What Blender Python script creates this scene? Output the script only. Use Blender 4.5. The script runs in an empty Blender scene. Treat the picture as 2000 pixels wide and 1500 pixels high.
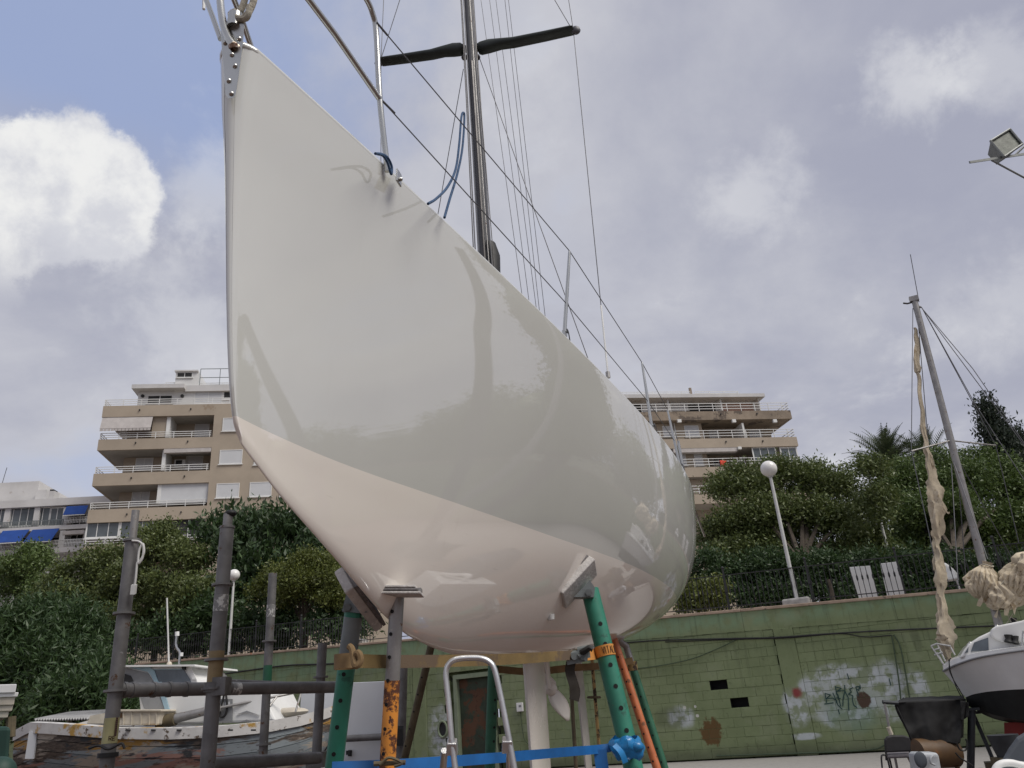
import bpy, math, random
import numpy as np
from mathutils import Vector, Matrix
random.seed(7); rng = np.random.default_rng(7)
scene = bpy.context.scene
COL = scene.collection

# ------------------------------------------------------------------ camera
F = 1520.0; PITCH = math.radians(23.135); ROLL = math.radians(4.627); H = 1.5
R0 = np.array([1., 0, 0]); U0 = np.array([0, -math.sin(PITCH), math.cos(PITCH)]); FW = np.array([0, math.cos(PITCH), math.sin(PITCH)])
CX = math.cos(ROLL)*R0 - math.sin(ROLL)*U0; CY = math.sin(ROLL)*R0 + math.cos(ROLL)*U0
C0 = np.array([0, 0, H])
cam_data = bpy.data.cameras.new('camera'); cam = bpy.data.objects.new('camera', cam_data); COL.objects.link(cam)
cam_data.sensor_width = 36; cam_data.lens = 36*F/2000; cam_data.clip_end = 3000; cam_data.clip_start = 0.05
cam.matrix_world = Matrix(((CX[0], CY[0], -FW[0], 0), (CX[1], CY[1], -FW[1], 0), (CX[2], CY[2], -FW[2], H), (0, 0, 0, 1)))
scene.camera = cam
scene.view_settings.view_transform = 'Standard'; scene.view_settings.look = 'None'
scene.view_settings.gamma = 1; scene.view_settings.use_curve_mapping = False
scene.view_settings.exposure = 0.85

def ray(x, y): return (x-1000)*CX - (y-750)*CY + F*FW
def AY(x, y, Y):
    d = ray(x, y); return C0 + d*Y/d[1]
def AZ(x, y, z):
    d = ray(x, y); return C0 + d*(z-H)/d[2]
def PL(x, y, p, n):
    d = ray(x, y); n = np.asarray(n, float); return C0 + d*(((np.asarray(p)-C0)@n)/(d@n))

# ------------------------------------------------------------------ node helper
class NT:
    def __init__(s, tree): s.t = tree; s.L = tree.links
    def n(s, typ, **kw):
        nd = s.t.nodes.new(typ)
        for k, v in kw.items(): setattr(nd, k, v)
        return nd
    def put(s, sock, v):
        if isinstance(v, bpy.types.NodeSocket): s.L.new(v, sock)
        else: sock.default_value = v
    def m(s, op, a, b=0.0, c=None, clamp=False):
        nd = s.n('ShaderNodeMath', operation=op, use_clamp=clamp); s.put(nd.inputs[0], a); s.put(nd.inputs[1], b)
        if c is not None: s.put(nd.inputs[2], c)
        return nd.outputs[0]
    def v(s, op, a, b=(0, 0, 0)):
        nd = s.n('ShaderNodeVectorMath', operation=op); s.put(nd.inputs[0], a)
        if op == 'SCALE': s.put(nd.inputs['Scale'], b)
        else: s.put(nd.inputs[1], b)
        return nd.outputs['Value'] if op in ('DOT_PRODUCT', 'LENGTH', 'DISTANCE') else nd.outputs[0]
    def ss(s, x, lo, hi):
        nd = s.n('ShaderNodeMapRange', interpolation_type='SMOOTHSTEP', clamp=True)
        s.put(nd.inputs[0], x); s.put(nd.inputs[1], lo); s.put(nd.inputs[2], hi); s.put(nd.inputs[3], 0.0); s.put(nd.inputs[4], 1.0)
        return nd.outputs[0]
    def mix(s, f, a, b):
        nd = s.n('ShaderNodeMix', data_type='RGBA'); s.put(nd.inputs[0], f)
        for sock, v in ((nd.inputs[6], a), (nd.inputs[7], b)):
            if isinstance(v, (tuple, list)) and len(v) == 3: v = (*v, 1)
            s.put(sock, v)
        return nd.outputs[2]
    def noise(s, vec, scale, detail=4, rough=.55, dist=0.0, out=0):
        nd = s.n('ShaderNodeTexNoise'); s.put(nd.inputs['Vector'], vec); nd.inputs['Scale'].default_value = scale
        nd.inputs['Detail'].default_value = detail; nd.inputs['Roughness'].default_value = rough; nd.inputs['Distortion'].default_value = dist
        return nd.outputs[out]
    def sep(s, v):
        nd = s.n('ShaderNodeSeparateXYZ'); s.put(nd.inputs[0], v); return nd.outputs
    def comb(s, x, y, z):
        nd = s.n('ShaderNodeCombineXYZ'); s.put(nd.inputs[0], x); s.put(nd.inputs[1], y); s.put(nd.inputs[2], z); return nd.outputs[0]

# ------------------------------------------------------------------ sky and sun
SUN_AZ = math.radians(122); SUN_EL = math.radians(53)      # azimuth clockwise from +Y: behind the camera to the right
world = bpy.data.worlds.new('World'); scene.world = world; world.use_nodes = True
wt = world.node_tree; wt.nodes.clear(); w = NT(wt)
sky = w.n('ShaderNodeTexSky', sky_type='NISHITA'); sky.sun_disc = False; sky.sun_elevation = SUN_EL; sky.sun_rotation = SUN_AZ
sky.air_density = 1.0; sky.dust_density = 0.6; sky.ozone_density = 2.0
dirv = w.v('NORMALIZE', w.n('ShaderNodeTexCoord').outputs['Generated'])
dx, dy, dz = w.sep(dirv)
den = w.m('ADD', w.m('MAXIMUM', dz, 0.0), 0.35)
lay = w.comb(w.m('DIVIDE', dx, den), w.m('DIVIDE', dy, den), 0.0)
wisp = w.noise(lay, 2.1, 8, .6, .2); big = w.noise(w.v('ADD', lay, (3.7, 1.9, 0)), 1.25, 5, .5, .4); fine = w.noise(w.v('ADD', lay, (9, 4, 0)), 5.0, 7, .62)
def ddir(px, py):
    d = ray(px, py); return tuple(d/np.linalg.norm(d))
def dist_to(px, py): return w.v('DISTANCE', dirv, ddir(px, py))
# overcast sheet: lavender grey, paler where thin
shade = w.ss(w.m('ADD', w.m('MULTIPLY', wisp, .55), w.m('MULTIPLY', big, .45)), .36, .66)
cloud = w.mix(shade, (3.75, 3.9, 4.85), (6.1, 6.15, 6.6))
cloud = w.mix(w.ss(w.m('ADD', w.m('MULTIPLY', fine, .35), w.m('MULTIPLY', wisp, .65)), .54, .72), cloud, (7.2, 7.3, 7.6))
# breaks in the sheet
gapn = w.m('ADD', w.m('MULTIPLY', big, .75), w.m('MULTIPLY', wisp, .35))
gap0 = w.ss(gapn, .60, .70)
dl = w.m('ADD', dist_to(150, 60), w.m('MULTIPLY', w.m('SUBTRACT', wisp, .5), .9))
gap1 = w.m('SUBTRACT', 1.0, w.ss(dl, .12, .46))
gap1 = w.m('MULTIPLY', gap1, w.ss(w.m('ADD', dz, w.m('MULTIPLY', wisp, .2)), .62, .74))
gap = w.m('MULTIPLY', w.m('MAXIMUM', w.m('MULTIPLY', gap0, .55), gap1), .92, clamp=True)
blue = w.mix(.75, sky.outputs[0], (3.9, 4.75, 7.3))
skyc = w.mix(gap, cloud, blue)
# heaped white cumulus low on the left, with smaller puffs to the right
pn = w.m('ADD', w.m('MULTIPLY', w.m('SUBTRACT', w.noise(dirv, 6.5, 9, .62, .25), .5), .34), w.m('MULTIPLY', w.m('SUBTRACT', w.noise(dirv, 24.0, 9, .7, .2), .5), .22))
cum = None
for (px, py, r) in ((-150, 340, .09), (-60, 330, .06), (10, 318, .045), (90, 300, .045), (160, 292, .042), (212, 325, .042), (250, 375, .036), (180, 365, .055), (90, 380, .07), (-10, 390, .08), (-110, 420, .10), (200, 420, .05)):
    f = w.m('SUBTRACT', 1.0, w.ss(w.m('ADD', w.m('DIVIDE', dist_to(px, py), r), w.m('MULTIPLY', pn, 4.6)), .74, 1.12))
    cum = f if cum is None else w.m('MAXIMUM', cum, f)
cumn = w.noise(w.v('ADD', dirv, (2, 5, 1)), 9.0, 6, .6)
low = w.ss(w.m('ADD', dz, w.m('MULTIPLY', pn, .25)), .41, .52)
cumc = w.mix(w.ss(w.m('ADD', cumn, w.m('MULTIPLY', pn, 1.0)), .36, .60), (6.5, 6.6, 7.1), (8.75, 8.75, 8.65))
cumc = w.mix(low, (5.6, 5.7, 6.3), cumc)
skyc = w.mix(w.m('MULTIPLY', w.m('MULTIPLY', cum, .96), w.m('ADD', .15, w.m('MULTIPLY', low, .85))), skyc, cumc)
for (px, py, r, k) in ((1780, 180, .05, .5), (1460, 380, .05, .4), (1960, 590, .05, .3), (1935, 130, .05, .35), (410, 660, .1, .35), (420, 370, .06, .35)):
    f = w.m('SUBTRACT', 1.0, w.ss(w.m('ADD', w.m('DIVIDE', dist_to(px, py), r), w.m('MULTIPLY', w.m('SUBTRACT', w.noise(dirv, 11.0, 8, .6, .15), .5), 4.2)), .2, 1.5))
    skyc = w.mix(w.m('MULTIPLY', f, k), skyc, (8.1, 8.15, 8.3))
bg = w.n('ShaderNodeBackground'); w.put(bg.inputs[0], skyc); bg.inputs[1].default_value = 0.0555
w.L.new(bg.outputs[0], w.n('ShaderNodeOutputWorld').inputs[0])
sl = bpy.data.lights.new('sun', 'SUN'); sl.energy = 1.5; sl.angle = math.radians(30); sl.color = (1, .95, .88)
sun = bpy.data.objects.new('sun', sl); COL.objects.link(sun)
sd = Vector((math.sin(SUN_AZ)*math.cos(SUN_EL), math.cos(SUN_AZ)*math.cos(SUN_EL), math.sin(SUN_EL)))
sun.rotation_euler = sd.to_track_quat('Z', 'Y').to_euler(); sun.location = (20, -20, 30)

# ------------------------------------------------------------------ materials
def base_mat(name):
    m = bpy.data.materials.new(name); m.use_nodes = True
    return m, NT(m.node_tree), m.node_tree.nodes['Principled BSDF']
def mat(name, col, rough=.6, metal=0.0, var=.12, vs=3.0, bump=0.0, bs=40.0, spots=None, rnd=0.0, coat=0.0, spec=.5):
    """paint / metal / cloth: a base colour with soft tonal variation, optional second colour in worn patches (colour, threshold, scale)"""
    m, t, b = base_mat(name)
    co = t.n('ShaderNodeTexCoord').outputs['Object']
    c2 = tuple(max(0, c*(1-var)) for c in col); c1 = tuple(min(1, c*(1+var)) for c in col)
    out = t.mix(t.ss(t.noise(co, vs, 6, .6), .3, .7), c2, c1)
    if rnd:
        r = t.n('ShaderNodeObjectInfo').outputs['Random']
        out = t.mix(t.m('MULTIPLY', r, rnd), out, tuple(c*.45 for c in col))
    rg = t.m('ADD', rough, t.m('MULTIPLY', t.m('SUBTRACT', t.noise(co, vs*2.3, 4), .5), .25))
    if spots:
        for (sc, th, ss_) in spots:
            f = t.ss(t.noise(t.v('ADD', co, (th*31, 2.3, ss_)), ss_, 7, .65), th, th+.05)
            out = t.mix(f, out, sc); rg = t.m('ADD', rg, t.m('MULTIPLY', f, .2))
    t.put(b.inputs['Base Color'], out); t.put(b.inputs['Roughness'], rg); b.inputs['Metallic'].default_value = metal
    b.inputs['Specular IOR Level'].default_value = spec
    if coat: b.inputs['Coat Weight'].default_value = coat; b.inputs['Coat Roughness'].default_value = .05
    if bump:
        bn = t.n('ShaderNodeBump'); bn.inputs['Strength'].default_value = bump; bn.inputs['Distance'].default_value = .01
        t.put(bn.inputs['Height'], t.noise(co, bs, 5, .6)); t.L.new(bn.outputs[0], b.inputs['Normal'])
    return m
RUST = (.16, .06, .025)
M = {}
M['steel'] = mat('stainless', (.50, .50, .48), .26, 1.0, .06)
M['rusty_steel'] = mat('rusty stainless', (.5, .42, .36), .3, 1.0, .15, 20, spots=[(RUST, .52, 30)])
M['wire'] = mat('wire', (.10, .10, .11), .5, .3)
M['alu'] = mat('aluminium', (.66, .66, .66), .38, .9, .1, 6, spots=[((.6, .6, .58), .6, 18)])
M['mast'] = mat('anodised mast', (.085, .085, .09), .42, .25, .1)
M['mastdark'] = mat('dark mast track', (.05, .045, .045), .4, .3)
M['spreader'] = mat('spreader cover', (.012, .018, .015), .55, 0, .3, 8)
M['black'] = mat('black rubber', (.012, .012, .012), .6, 0, .3)
M['whitegel'] = mat('white gelcoat', (.72, .72, .70), .18, 0, .05, 2, spots=[((.5, .46, .4), .68, 9)])
M['deck'] = mat('deck', (.6, .6, .56), .5)
M['keel'] = mat('keel paint', (.66, .62, .56), .25, 0, .04, 1)
M['foil'] = mat('foil paint', (.5, .48, .44), .4, 0, .1, 4)
M['green'] = mat('green stand paint', (.028, .19, .125), .42, 0, .15, 6, spots=[((.02, .11, .075), .6, 9), (RUST, .70, 22)])
M['greend'] = mat('dark green stand paint', (.02, .11, .06), .5, 0, .2, 6, spots=[(RUST, .66, 20)])
M['orange'] = mat('orange stand paint', (.62, .24, .035), .5, 0, .15, 8, spots=[((.09, .03, .015), .535, 9), ((.07, .025, .015), .57, 26)])
M['redorange'] = mat('red orange paint', (.42, .12, .04), .5, 0, .2, 8, spots=[(RUST, .58, 18)])
M['galv'] = mat('galvanised tube', (.30, .29, .28), .45, .6, .15, 8, spots=[((.18, .10, .06), .62, 22), ((.45, .43, .40), .63, 30)])
M['brownpole'] = mat('brown pole', (.10, .08, .045), .7, 0, .25, 9)
M['yellowpole'] = mat('worn yellow pole', (.36, .24, .09), .6, 0, .25, 9, spots=[((.05, .03, .02), .5, 12)])
M['bracket'] = mat('grey bracket', (.17, .19, .19), .5, .2, .15, 10)
M['pad'] = mat('paint splashed plank', (.50, .48, .46), .8, 0, .15, 14, .5, 60, spots=[((.62, .6, .58), .56, 25), ((.1, .09, .08), .68, 40)])
M['padfoam'] = mat('grey carpet', (.16, .15, .15), .9, 0, .3, 40)
M['hole'] = mat('hole shadow', (.008, .008, .008), .9)
M['scaf'] = mat('scaffold tube', (.165, .162, .16), .55, .35, .25, 7, .15, 30, spots=[((.30, .30, .30), .66, 25), ((.11, .06, .035), .64, 11), ((.2, .2, .2), .6, 5)])
M['scafyel'] = mat('scaffold yellow green band', (.34, .32, .16), .6, 0, .2, 8, spots=[((.1, .1, .1), .6, 16)])
M['scaftan'] = mat('scaffold tan band', (.27, .20, .10), .6, 0, .2, 8, spots=[((.1, .1, .1), .62, 16)])
M['scafwhite'] = mat('scaffold splashed band', (.20, .20, .20), .7, 0, .2, 8, spots=[((.55, .55, .53), .5, 32)])
M['strap'] = mat('ochre webbing', (.20, .135, .05), .85, 0, .3, 2, .3, 200, spots=[((.12, .085, .055), .52, 2)])
M['strapor'] = mat('orange webbing', (.56, .24, .05), .8, 0, .12, 6, .3, 200)
M['strapbrown'] = mat('brown webbing', (.20, .13, .06), .85, 0, .2, 6)
M['strapdark'] = mat('dark webbing', (.04, .033, .025), .85, 0, .3, 12)
M['ink'] = mat('dark print', (.05, .02, .012), .7)
M['blue'] = mat('blue webbing', (.008, .11, .34), .55, 0, .18, 6)
M['bluebag'] = mat('blue plastic', (.015, .19, .45), .3, 0, .25, 12)
M['bluerope'] = mat('blue rope', (.03, .075, .16), .8, 0, .3, 60)
M['rope'] = mat('old pale rope', (.40, .37, .30), .9, 0, .3, 50, .6, 90)
M['white'] = mat('white paint', (.74, .74, .72), .45, 0, .06, 2)
M['whitedull'] = mat('white sheet', (.55, .57, .60), .5, 0, .05, 1.2, spots=[((.4, .4, .4), .7, 3)])
M['wtrim'] = mat('white trim', (.68, .68, .66), .5, 0, .06, .7)
M['tan'] = mat('tan facade', (.375, .315, .245), .85, 0, .09, .35, .1, 6, spots=[((.30, .235, .17), .64, .5)])
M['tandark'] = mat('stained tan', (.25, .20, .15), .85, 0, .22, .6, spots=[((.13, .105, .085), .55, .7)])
M['pink'] = mat('pink render', (.42, .27, .21), .85, 0, .1, .4)
M['soffit'] = mat('soffit', (.34, .32, .29), .9, 0, .12, .5)
M['bwhite'] = mat('white facade', (.56, .55, .54), .85, 0, .1, .4, spots=[((.42, .38, .35), .62, .9)])
M['glass'] = mat('window glass', (.10, .115, .125), .08, 0, .3, .3)
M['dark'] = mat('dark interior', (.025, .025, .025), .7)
M['shutter'] = mat('pale roller shutter', (.55, .56, .57), .6, 0, .04, 1)
M['awn'] = mat('cream awning', (.47, .44, .42), .85, 0, .08, 2)
M['awnblue'] = mat('blue awning', (.008, .05, .24), .8, 0, .12, 1)
M['red'] = mat('red cloth', (.62, .06, .03), .8, 0, .2, 3)
M['coping'] = mat('wall coping', (.36, .27, .20), .85, 0, .2, 2.5, .2, 20, spots=[((.16, .13, .10), .6, 5), ((.42, .2, .12), .66, 3)])
M['iron'] = mat('black iron', (.03, .03, .03), .5, .2, .3)
M['lampwhite'] = mat('lamp post white', (.58, .58, .56), .5, 0, .08, 3)
M['globe'] = mat('opal globe', (.78, .77, .74), .28, 0, .04, 3)
M['concrete'] = mat('pale concrete', (.36, .35, .33), .9, 0, .2, 5, .3, 30)
M['cable'] = mat('black cable', (.012, .012, .012), .6)
M['greencable'] = mat('painted cable', (.05, .075, .04), .7)
M['bark'] = mat('bark', (.075, .06, .045), .95, 0, .3, 6, .6, 12)
M['palmbark'] = mat('palm bark', (.10, .075, .05), .95, 0, .3, 4, .7, 9)
M['sail'] = mat('weathered sailcloth', (.53, .455, .335), .9, 0, .22, 3.5, .9, 16, spots=[((.34, .26, .16), .60, 4)])
M['blackbottom'] = mat('black antifouling', (.012, .013, .013), .75, 0, .3, 3)
M['clothblack'] = mat('black tarpaulin', (.020, .020, .020), .8, 0, .35, 4, .2, 5, spec=.25)
M['tank'] = mat('orange tank', (.09, .048, .018), .55, 0, .2, 5, spots=[((.15, .06, .02), .6, 8)])
M['greyplastic'] = mat('grey white plastic', (.42, .44, .46), .5, 0, .2, 7)
M['redpaint'] = mat('dark red paint', (.22, .018, .015), .5, 0, .2, 4)
M['chairblack'] = mat('black seat', (.012, .011, .012), .6, 0, .3, 9)
M['chairgrey'] = mat('grey seat', (.13, .12, .13), .7, 0, .2, 9)
M['tarpgrey'] = mat('slate tarpaulin', (.06, .07, .085), .6, 0, .2, 3)
M['tarpgreen'] = mat('dark green tarpaulin', (.012, .05, .035), .6, 0, .2, 3)
M['cream'] = mat('cream plastic', (.52, .47, .38), .5, 0, .12, 6, spots=[((.42, .24, .09), .66, 7)])
M['corr'] = mat('corrugated sheet', (.30, .30, .30), .6, .3, .15, 4)
M['lightblue'] = mat('pale blue paint', (.30, .43, .50), .5, 0, .1, 5)
M['greypanel'] = mat('grey panel', (.23, .235, .24), .6, 0, .15, 3)
M['smoke'] = mat('smoky window', (.11, .13, .15), .12, 0, .2, 4)
M['flood'] = mat('floodlight housing', (.20, .21, .20), .5, .4, .15, 10)
M['floodglass'] = mat('floodlight glass', (.11, .125, .10), .45, 0, .4, 14, spec=.15)
M['doorrust'] = mat('rusty door', (.035, .05, .03), .7, 0, .3, 2, .2, 20, spots=[((.105, .052, .028), .50, 1.6), ((.06, .03, .02), .60, 5)])
M['doorframe'] = mat('faded green frame', (.20, .24, .16), .8, 0, .12, 3)
M['darkstuff'] = mat('dark clutter', (.03, .035, .04), .6, 0, .3, 4)

def W_(s_, y, z): return np.array([BOW[0]+AX[0]*s_+PT[0]*y, BOW[1]+AX[1]*s_+PT[1]*y, z])
def hull_mat():
    m, t, b = base_mat('hull paint')
    pos = t.n('ShaderNodeNewGeometry').outputs['Position']
    rel = t.v('SUBTRACT', pos, (BOW[0], BOW[1], 0)); s = t.v('DOT_PRODUCT', rel, tuple(AX)); z = t.sep(pos)[2]
    ln = t.m('ADD', 2.386, t.m('MULTIPLY', t.ss(s, .2, 3.2), .045))
    f = t.ss(t.m('SUBTRACT', z, ln), -.0012, .0012)
    n1 = t.ss(t.noise(pos, 1.3, 5, .5), .3, .7)
    top = t.mix(n1, (.61, .615, .58), (.64, .645, .61)); bot = t.mix(n1, (.88, .82, .745), (.90, .85, .78))
    run = t.ss(t.noise(t.v('MULTIPLY', pos, (9, 9, .7)), 1.6, 6, .65), .58, .78); scf = t.ss(t.noise(t.v('MULTIPLY', pos, (1.2, 1.2, 14)), 2.6, 8, .7), .64, .74)
    bot = t.mix(t.m('MULTIPLY', scf, .22), t.mix(t.m('MULTIPLY', run, .10), bot, (.5, .42, .35)), (.52, .47, .42)); top = t.mix(t.m('MULTIPLY', run, .07), top, (.45, .43, .36))
    tang = t.m('MULTIPLY', t.m('SUBTRACT', 1.0, t.ss(t.v('DISTANCE', t.v('MULTIPLY', pos, (1, 1, .3)), tuple(W_(.72, .325, 3.50)*np.array([1, 1, .3]))), .008, .035)), t.ss(t.noise(t.v('MULTIPLY', pos, (30, 30, 4)), 2, 4), .35, .6)); top = t.mix(t.m('MULTIPLY', tang, .45), top, (.36, .24, .13))
    t.put(b.inputs['Base Color'], t.mix(f, bot, top)); b.inputs['Roughness'].default_value = .025
    b.inputs['IOR'].default_value = 2.1
    return m

def leaf_mat(name, c_dark, c_light, rough=.5):
    m, t, b = base_mat(name)
    at = t.n('ShaderNodeAttribute', attribute_name='tint').outputs['Fac']
    t.put(b.inputs['Base Color'], t.mix(at, c_dark, c_light)); b.inputs['Roughness'].default_value = rough
    tr = t.n('ShaderNodeBsdfTranslucent'); t.put(tr.inputs[0], t.mix(at, c_dark, c_light))
    mx = t.n('ShaderNodeMixShader'); mx.inputs[0].default_value = .22
    t.L.new(b.outputs[0], mx.inputs[1]); t.L.new(tr.outputs[0], mx.inputs[2])
    t.L.new(mx.outputs[0], m.node_tree.nodes['Material Output'].inputs[0])
    return m
M['leaf_mid'] = leaf_mat('mid green leaves', (.045, .085, .020), (.15, .205, .055))
M['leaf_dark'] = leaf_mat('dark green leaves', (.020, .046, .015), (.065, .112, .034), .5)
M['leaf_yellow'] = leaf_mat('yellow green leaves', (.06, .085, .016), (.17, .19, .04))
M['leaf_olive'] = leaf_mat('olive green leaves', (.050, .082, .022), (.175, .205, .062))
M['leaf_blue'] = leaf_mat('cypress leaves', (.012, .022, .012), (.028, .044, .022))
M['leaf_palm'] = leaf_mat('palm leaves', (.035, .055, .025), (.10, .125, .062))

# ------------------------------------------------------------------ objects
def tag(o, label=None, cat=None, group=None, kind=None):
    for k, v in (('label', label), ('category', cat), ('group', group), ('kind', kind)):
        if v: o[k] = v
    return o
def thing(name, label, cat, loc, group=None):
    o = bpy.data.objects.new(name, None); COL.objects.link(o); o.location = tuple(loc); o.empty_display_size = .2
    return tag(o, label, cat, group)
def adopt(o, parent):
    if parent is None: return o
    off = Vector((0, 0, 0)); p = parent
    while p is not None: off += Vector(p.location); p = p.parent
    o.parent = parent
    if parent.type == 'EMPTY': o.matrix_parent_inverse = Matrix.Translation(-off)
    return o
def nrm(v): v = np.asarray(v, float); return v/(np.linalg.norm(v)+1e-12)
class MB:
    def __init__(s): s.V = []; s.Fc = []; s.mi = []
    def add(s, V, Fs, mi=0):
        k = len(s.V); s.V += [tuple(map(float, v)) for v in V]; s.Fc += [tuple(i+k for i in f) for f in Fs]; s.mi += [mi]*len(Fs); return s
    def hexa(s, P, mi=0):      # 8 points: bottom loop 0-3, top loop 4-7
        return s.add(P, [(0, 3, 2, 1), (4, 5, 6, 7), (0, 1, 5, 4), (1, 2, 6, 5), (2, 3, 7, 6), (3, 0, 4, 7)], mi)
    def box(s, c, size, X=(1, 0, 0), Y=(0, 1, 0), Z=(0, 0, 1), mi=0):
        c = np.asarray(c, float); X = nrm(X)*size[0]/2; Y = nrm(Y)*size[1]/2; Z = nrm(Z)*size[2]/2
        return s.hexa([c-X-Y-Z, c+X-Y-Z, c+X+Y-Z, c-X+Y-Z, c-X-Y+Z, c+X-Y+Z, c+X+Y+Z, c-X+Y+Z], mi)
    def tube(s, pts, r, n=10, caps=True, mi=0, flat=None):
        pts = [np.asarray(p, float) for p in pts]; k = len(pts); rs = r if isinstance(r, (list, tuple)) else [r]*k
        T = [nrm(pts[min(i+1, k-1)]-pts[max(i-1, 0)]) for i in range(k)]
        a = np.array([0, 0, 1.]) if abs(T[0][2]) < .9 else np.array([1., 0, 0])
        u = nrm(np.cross(a, T[0])); V = []; 
        for i in range(k):
            u = nrm(u - T[i]*(u@T[i])); w_ = np.cross(T[i], u)
            for j in range(n):
                an = 2*math.pi*j/n; V.append(pts[i] + rs[i]*(math.cos(an)*u + math.sin(an)*w_*(flat or 1)))
        Fs = [(i*n+j, i*n+(j+1) % n, (i+1)*n+(j+1) % n, (i+1)*n+j) for i in range(k-1) for j in range(n)]
        if caps: Fs += [tuple(range(n-1, -1, -1)), tuple((k-1)*n+j for j in range(n))]
        return s.add(V, Fs, mi)
    def ball(s, c, r, n=12, m=8, sc=(1, 1, 1), mi=0):
        V = [np.asarray(c)+np.array([0, 0, -r*sc[2]])]
        for i in range(1, m):
            ph = -math.pi/2+math.pi*i/m
            for j in range(n):
                a = 2*math.pi*j/n; V.append(np.asarray(c)+r*np.array([math.cos(ph)*math.cos(a)*sc[0], math.cos(ph)*math.sin(a)*sc[1], math.sin(ph)*sc[2]]))
        V.append(np.asarray(c)+np.array([0, 0, r*sc[2]])); Fs = []
        for j in range(n): Fs.append((0, 1+(j+1) % n, 1+j)); Fs.append((len(V)-1, 1+(m-2)*n+j, 1+(m-2)*n+(j+1) % n))
        for i in range(m-2):
            for j in range(n): Fs.append((1+i*n+j, 1+i*n+(j+1) % n, 1+(i+1)*n+(j+1) % n, 1+(i+1)*n+j))
        return s.add(V, Fs, mi)
    def grid(s, P, mi=0, flip=False):
        P = np.asarray(P, float); a, b = P.shape[:2]
        Fs = [(i*b+j, (i+1)*b+j, (i+1)*b+j+1, i*b+j+1) for i in range(a-1) for j in range(b-1)]
        if flip: Fs = [f[::-1] for f in Fs]
        return s.add(P.reshape(-1, 3), Fs, mi)
    def ribbon(s, pts, width, up=(0, 0, 1), th=.003):
        pts = [np.asarray(p, float) for p in pts]; k = len(pts); P = []
        for i in range(k):
            t = nrm(pts[min(i+1, k-1)]-pts[max(i-1, 0)]); u = np.asarray(up, float) if not callable(up) else up(i/(k-1)); u = nrm(u-t*(u@t)); nn = np.cross(t, u)*th/2; wv = u*width/2
            P.append([pts[i]-wv-nn, pts[i]+wv-nn, pts[i]+wv+nn, pts[i]-wv+nn, pts[i]-wv-nn])
        s.grid(P); k5 = len(s.V); return s
    def build(s, name, material, parent=None, smooth=False, kind=None, recalc=True):
        me = bpy.data.meshes.new(name); me.from_pydata(s.V, [], s.Fc)
        ms = material if isinstance(material, (list, tuple)) else [material]
        for m_ in ms: me.materials.append(M[m_] if isinstance(m_, str) else m_)
        if len(ms) > 1: me.polygons.foreach_set('material_index', s.mi)
        if smooth: me.polygons.foreach_set('use_smooth', [True]*len(me.polygons))
        if recalc:
            import bmesh
            bm = bmesh.new(); bm.from_mesh(me); bmesh.ops.recalc_face_normals(bm, faces=bm.faces)
            bm.to_mesh(me); bm.free()
        if smooth: 
            try: me.set_sharp_from_angle(angle=math.radians(42))
            except Exception: pass
        me.update()
        o = bpy.data.objects.new(name, me); COL.objects.link(o)
        if kind: o['kind'] = kind
        return adopt(o, parent)
def tube(name, pts, r, m, parent=None, n=10): return MB().tube(pts, r, n).build(name, m, parent, True)
def bevelled(o, wdt=.01, seg=2):
    md = o.modifiers.new('bevel', 'BEVEL'); md.width = wdt; md.segments = seg; md.limit_method = 'ANGLE'; return o
def copy_at(o, parent, loc=None):
    c = o.copy(); COL.objects.link(c); c.parent = parent; c.matrix_parent_inverse = o.matrix_parent_inverse.copy()
    if loc is not None: c.location = loc
    return c
def lerp(a, b, t): return np.asarray(a, float)*(1-t)+np.asarray(b, float)*t
def curve(pts, n=8):
    """smooth polyline through points (Catmull-Rom)"""
    P = [np.asarray(p, float) for p in pts]; P = [2*P[0]-P[1]]+P+[2*P[-1]-P[-2]]; out = []
    for i in range(1, len(P)-2):
        for k in range(n):
            t = k/n; out.append(.5*((2*P[i])+(-P[i-1]+P[i+1])*t+(2*P[i-1]-5*P[i]+4*P[i+1]-P[i+2])*t*t+(-P[i-1]+3*P[i]-3*P[i+1]+P[i+2])*t**3))
    out.append(P[-2]); return out
def pchip(xs, ys, x):
    xs = np.array(xs, float); ys = np.array(ys, float); h = np.diff(xs); d = np.diff(ys)/h; m = np.zeros_like(ys)
    m[1:-1] = np.where(d[:-1]*d[1:] > 0, 2*d[:-1]*d[1:]/(d[:-1]+d[1:]+1e-12), 0); m[0] = d[0]; m[-1] = d[-1]
    i = int(np.clip(np.searchsorted(xs, x)-1, 0, len(xs)-2)); t = (x-xs[i])/h[i]
    return (2*t**3-3*t**2+1)*ys[i]+(t**3-2*t**2+t)*h[i]*m[i]+(-2*t**3+3*t**2)*ys[i+1]+(t**3-t**2)*h[i]*m[i+1]

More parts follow.
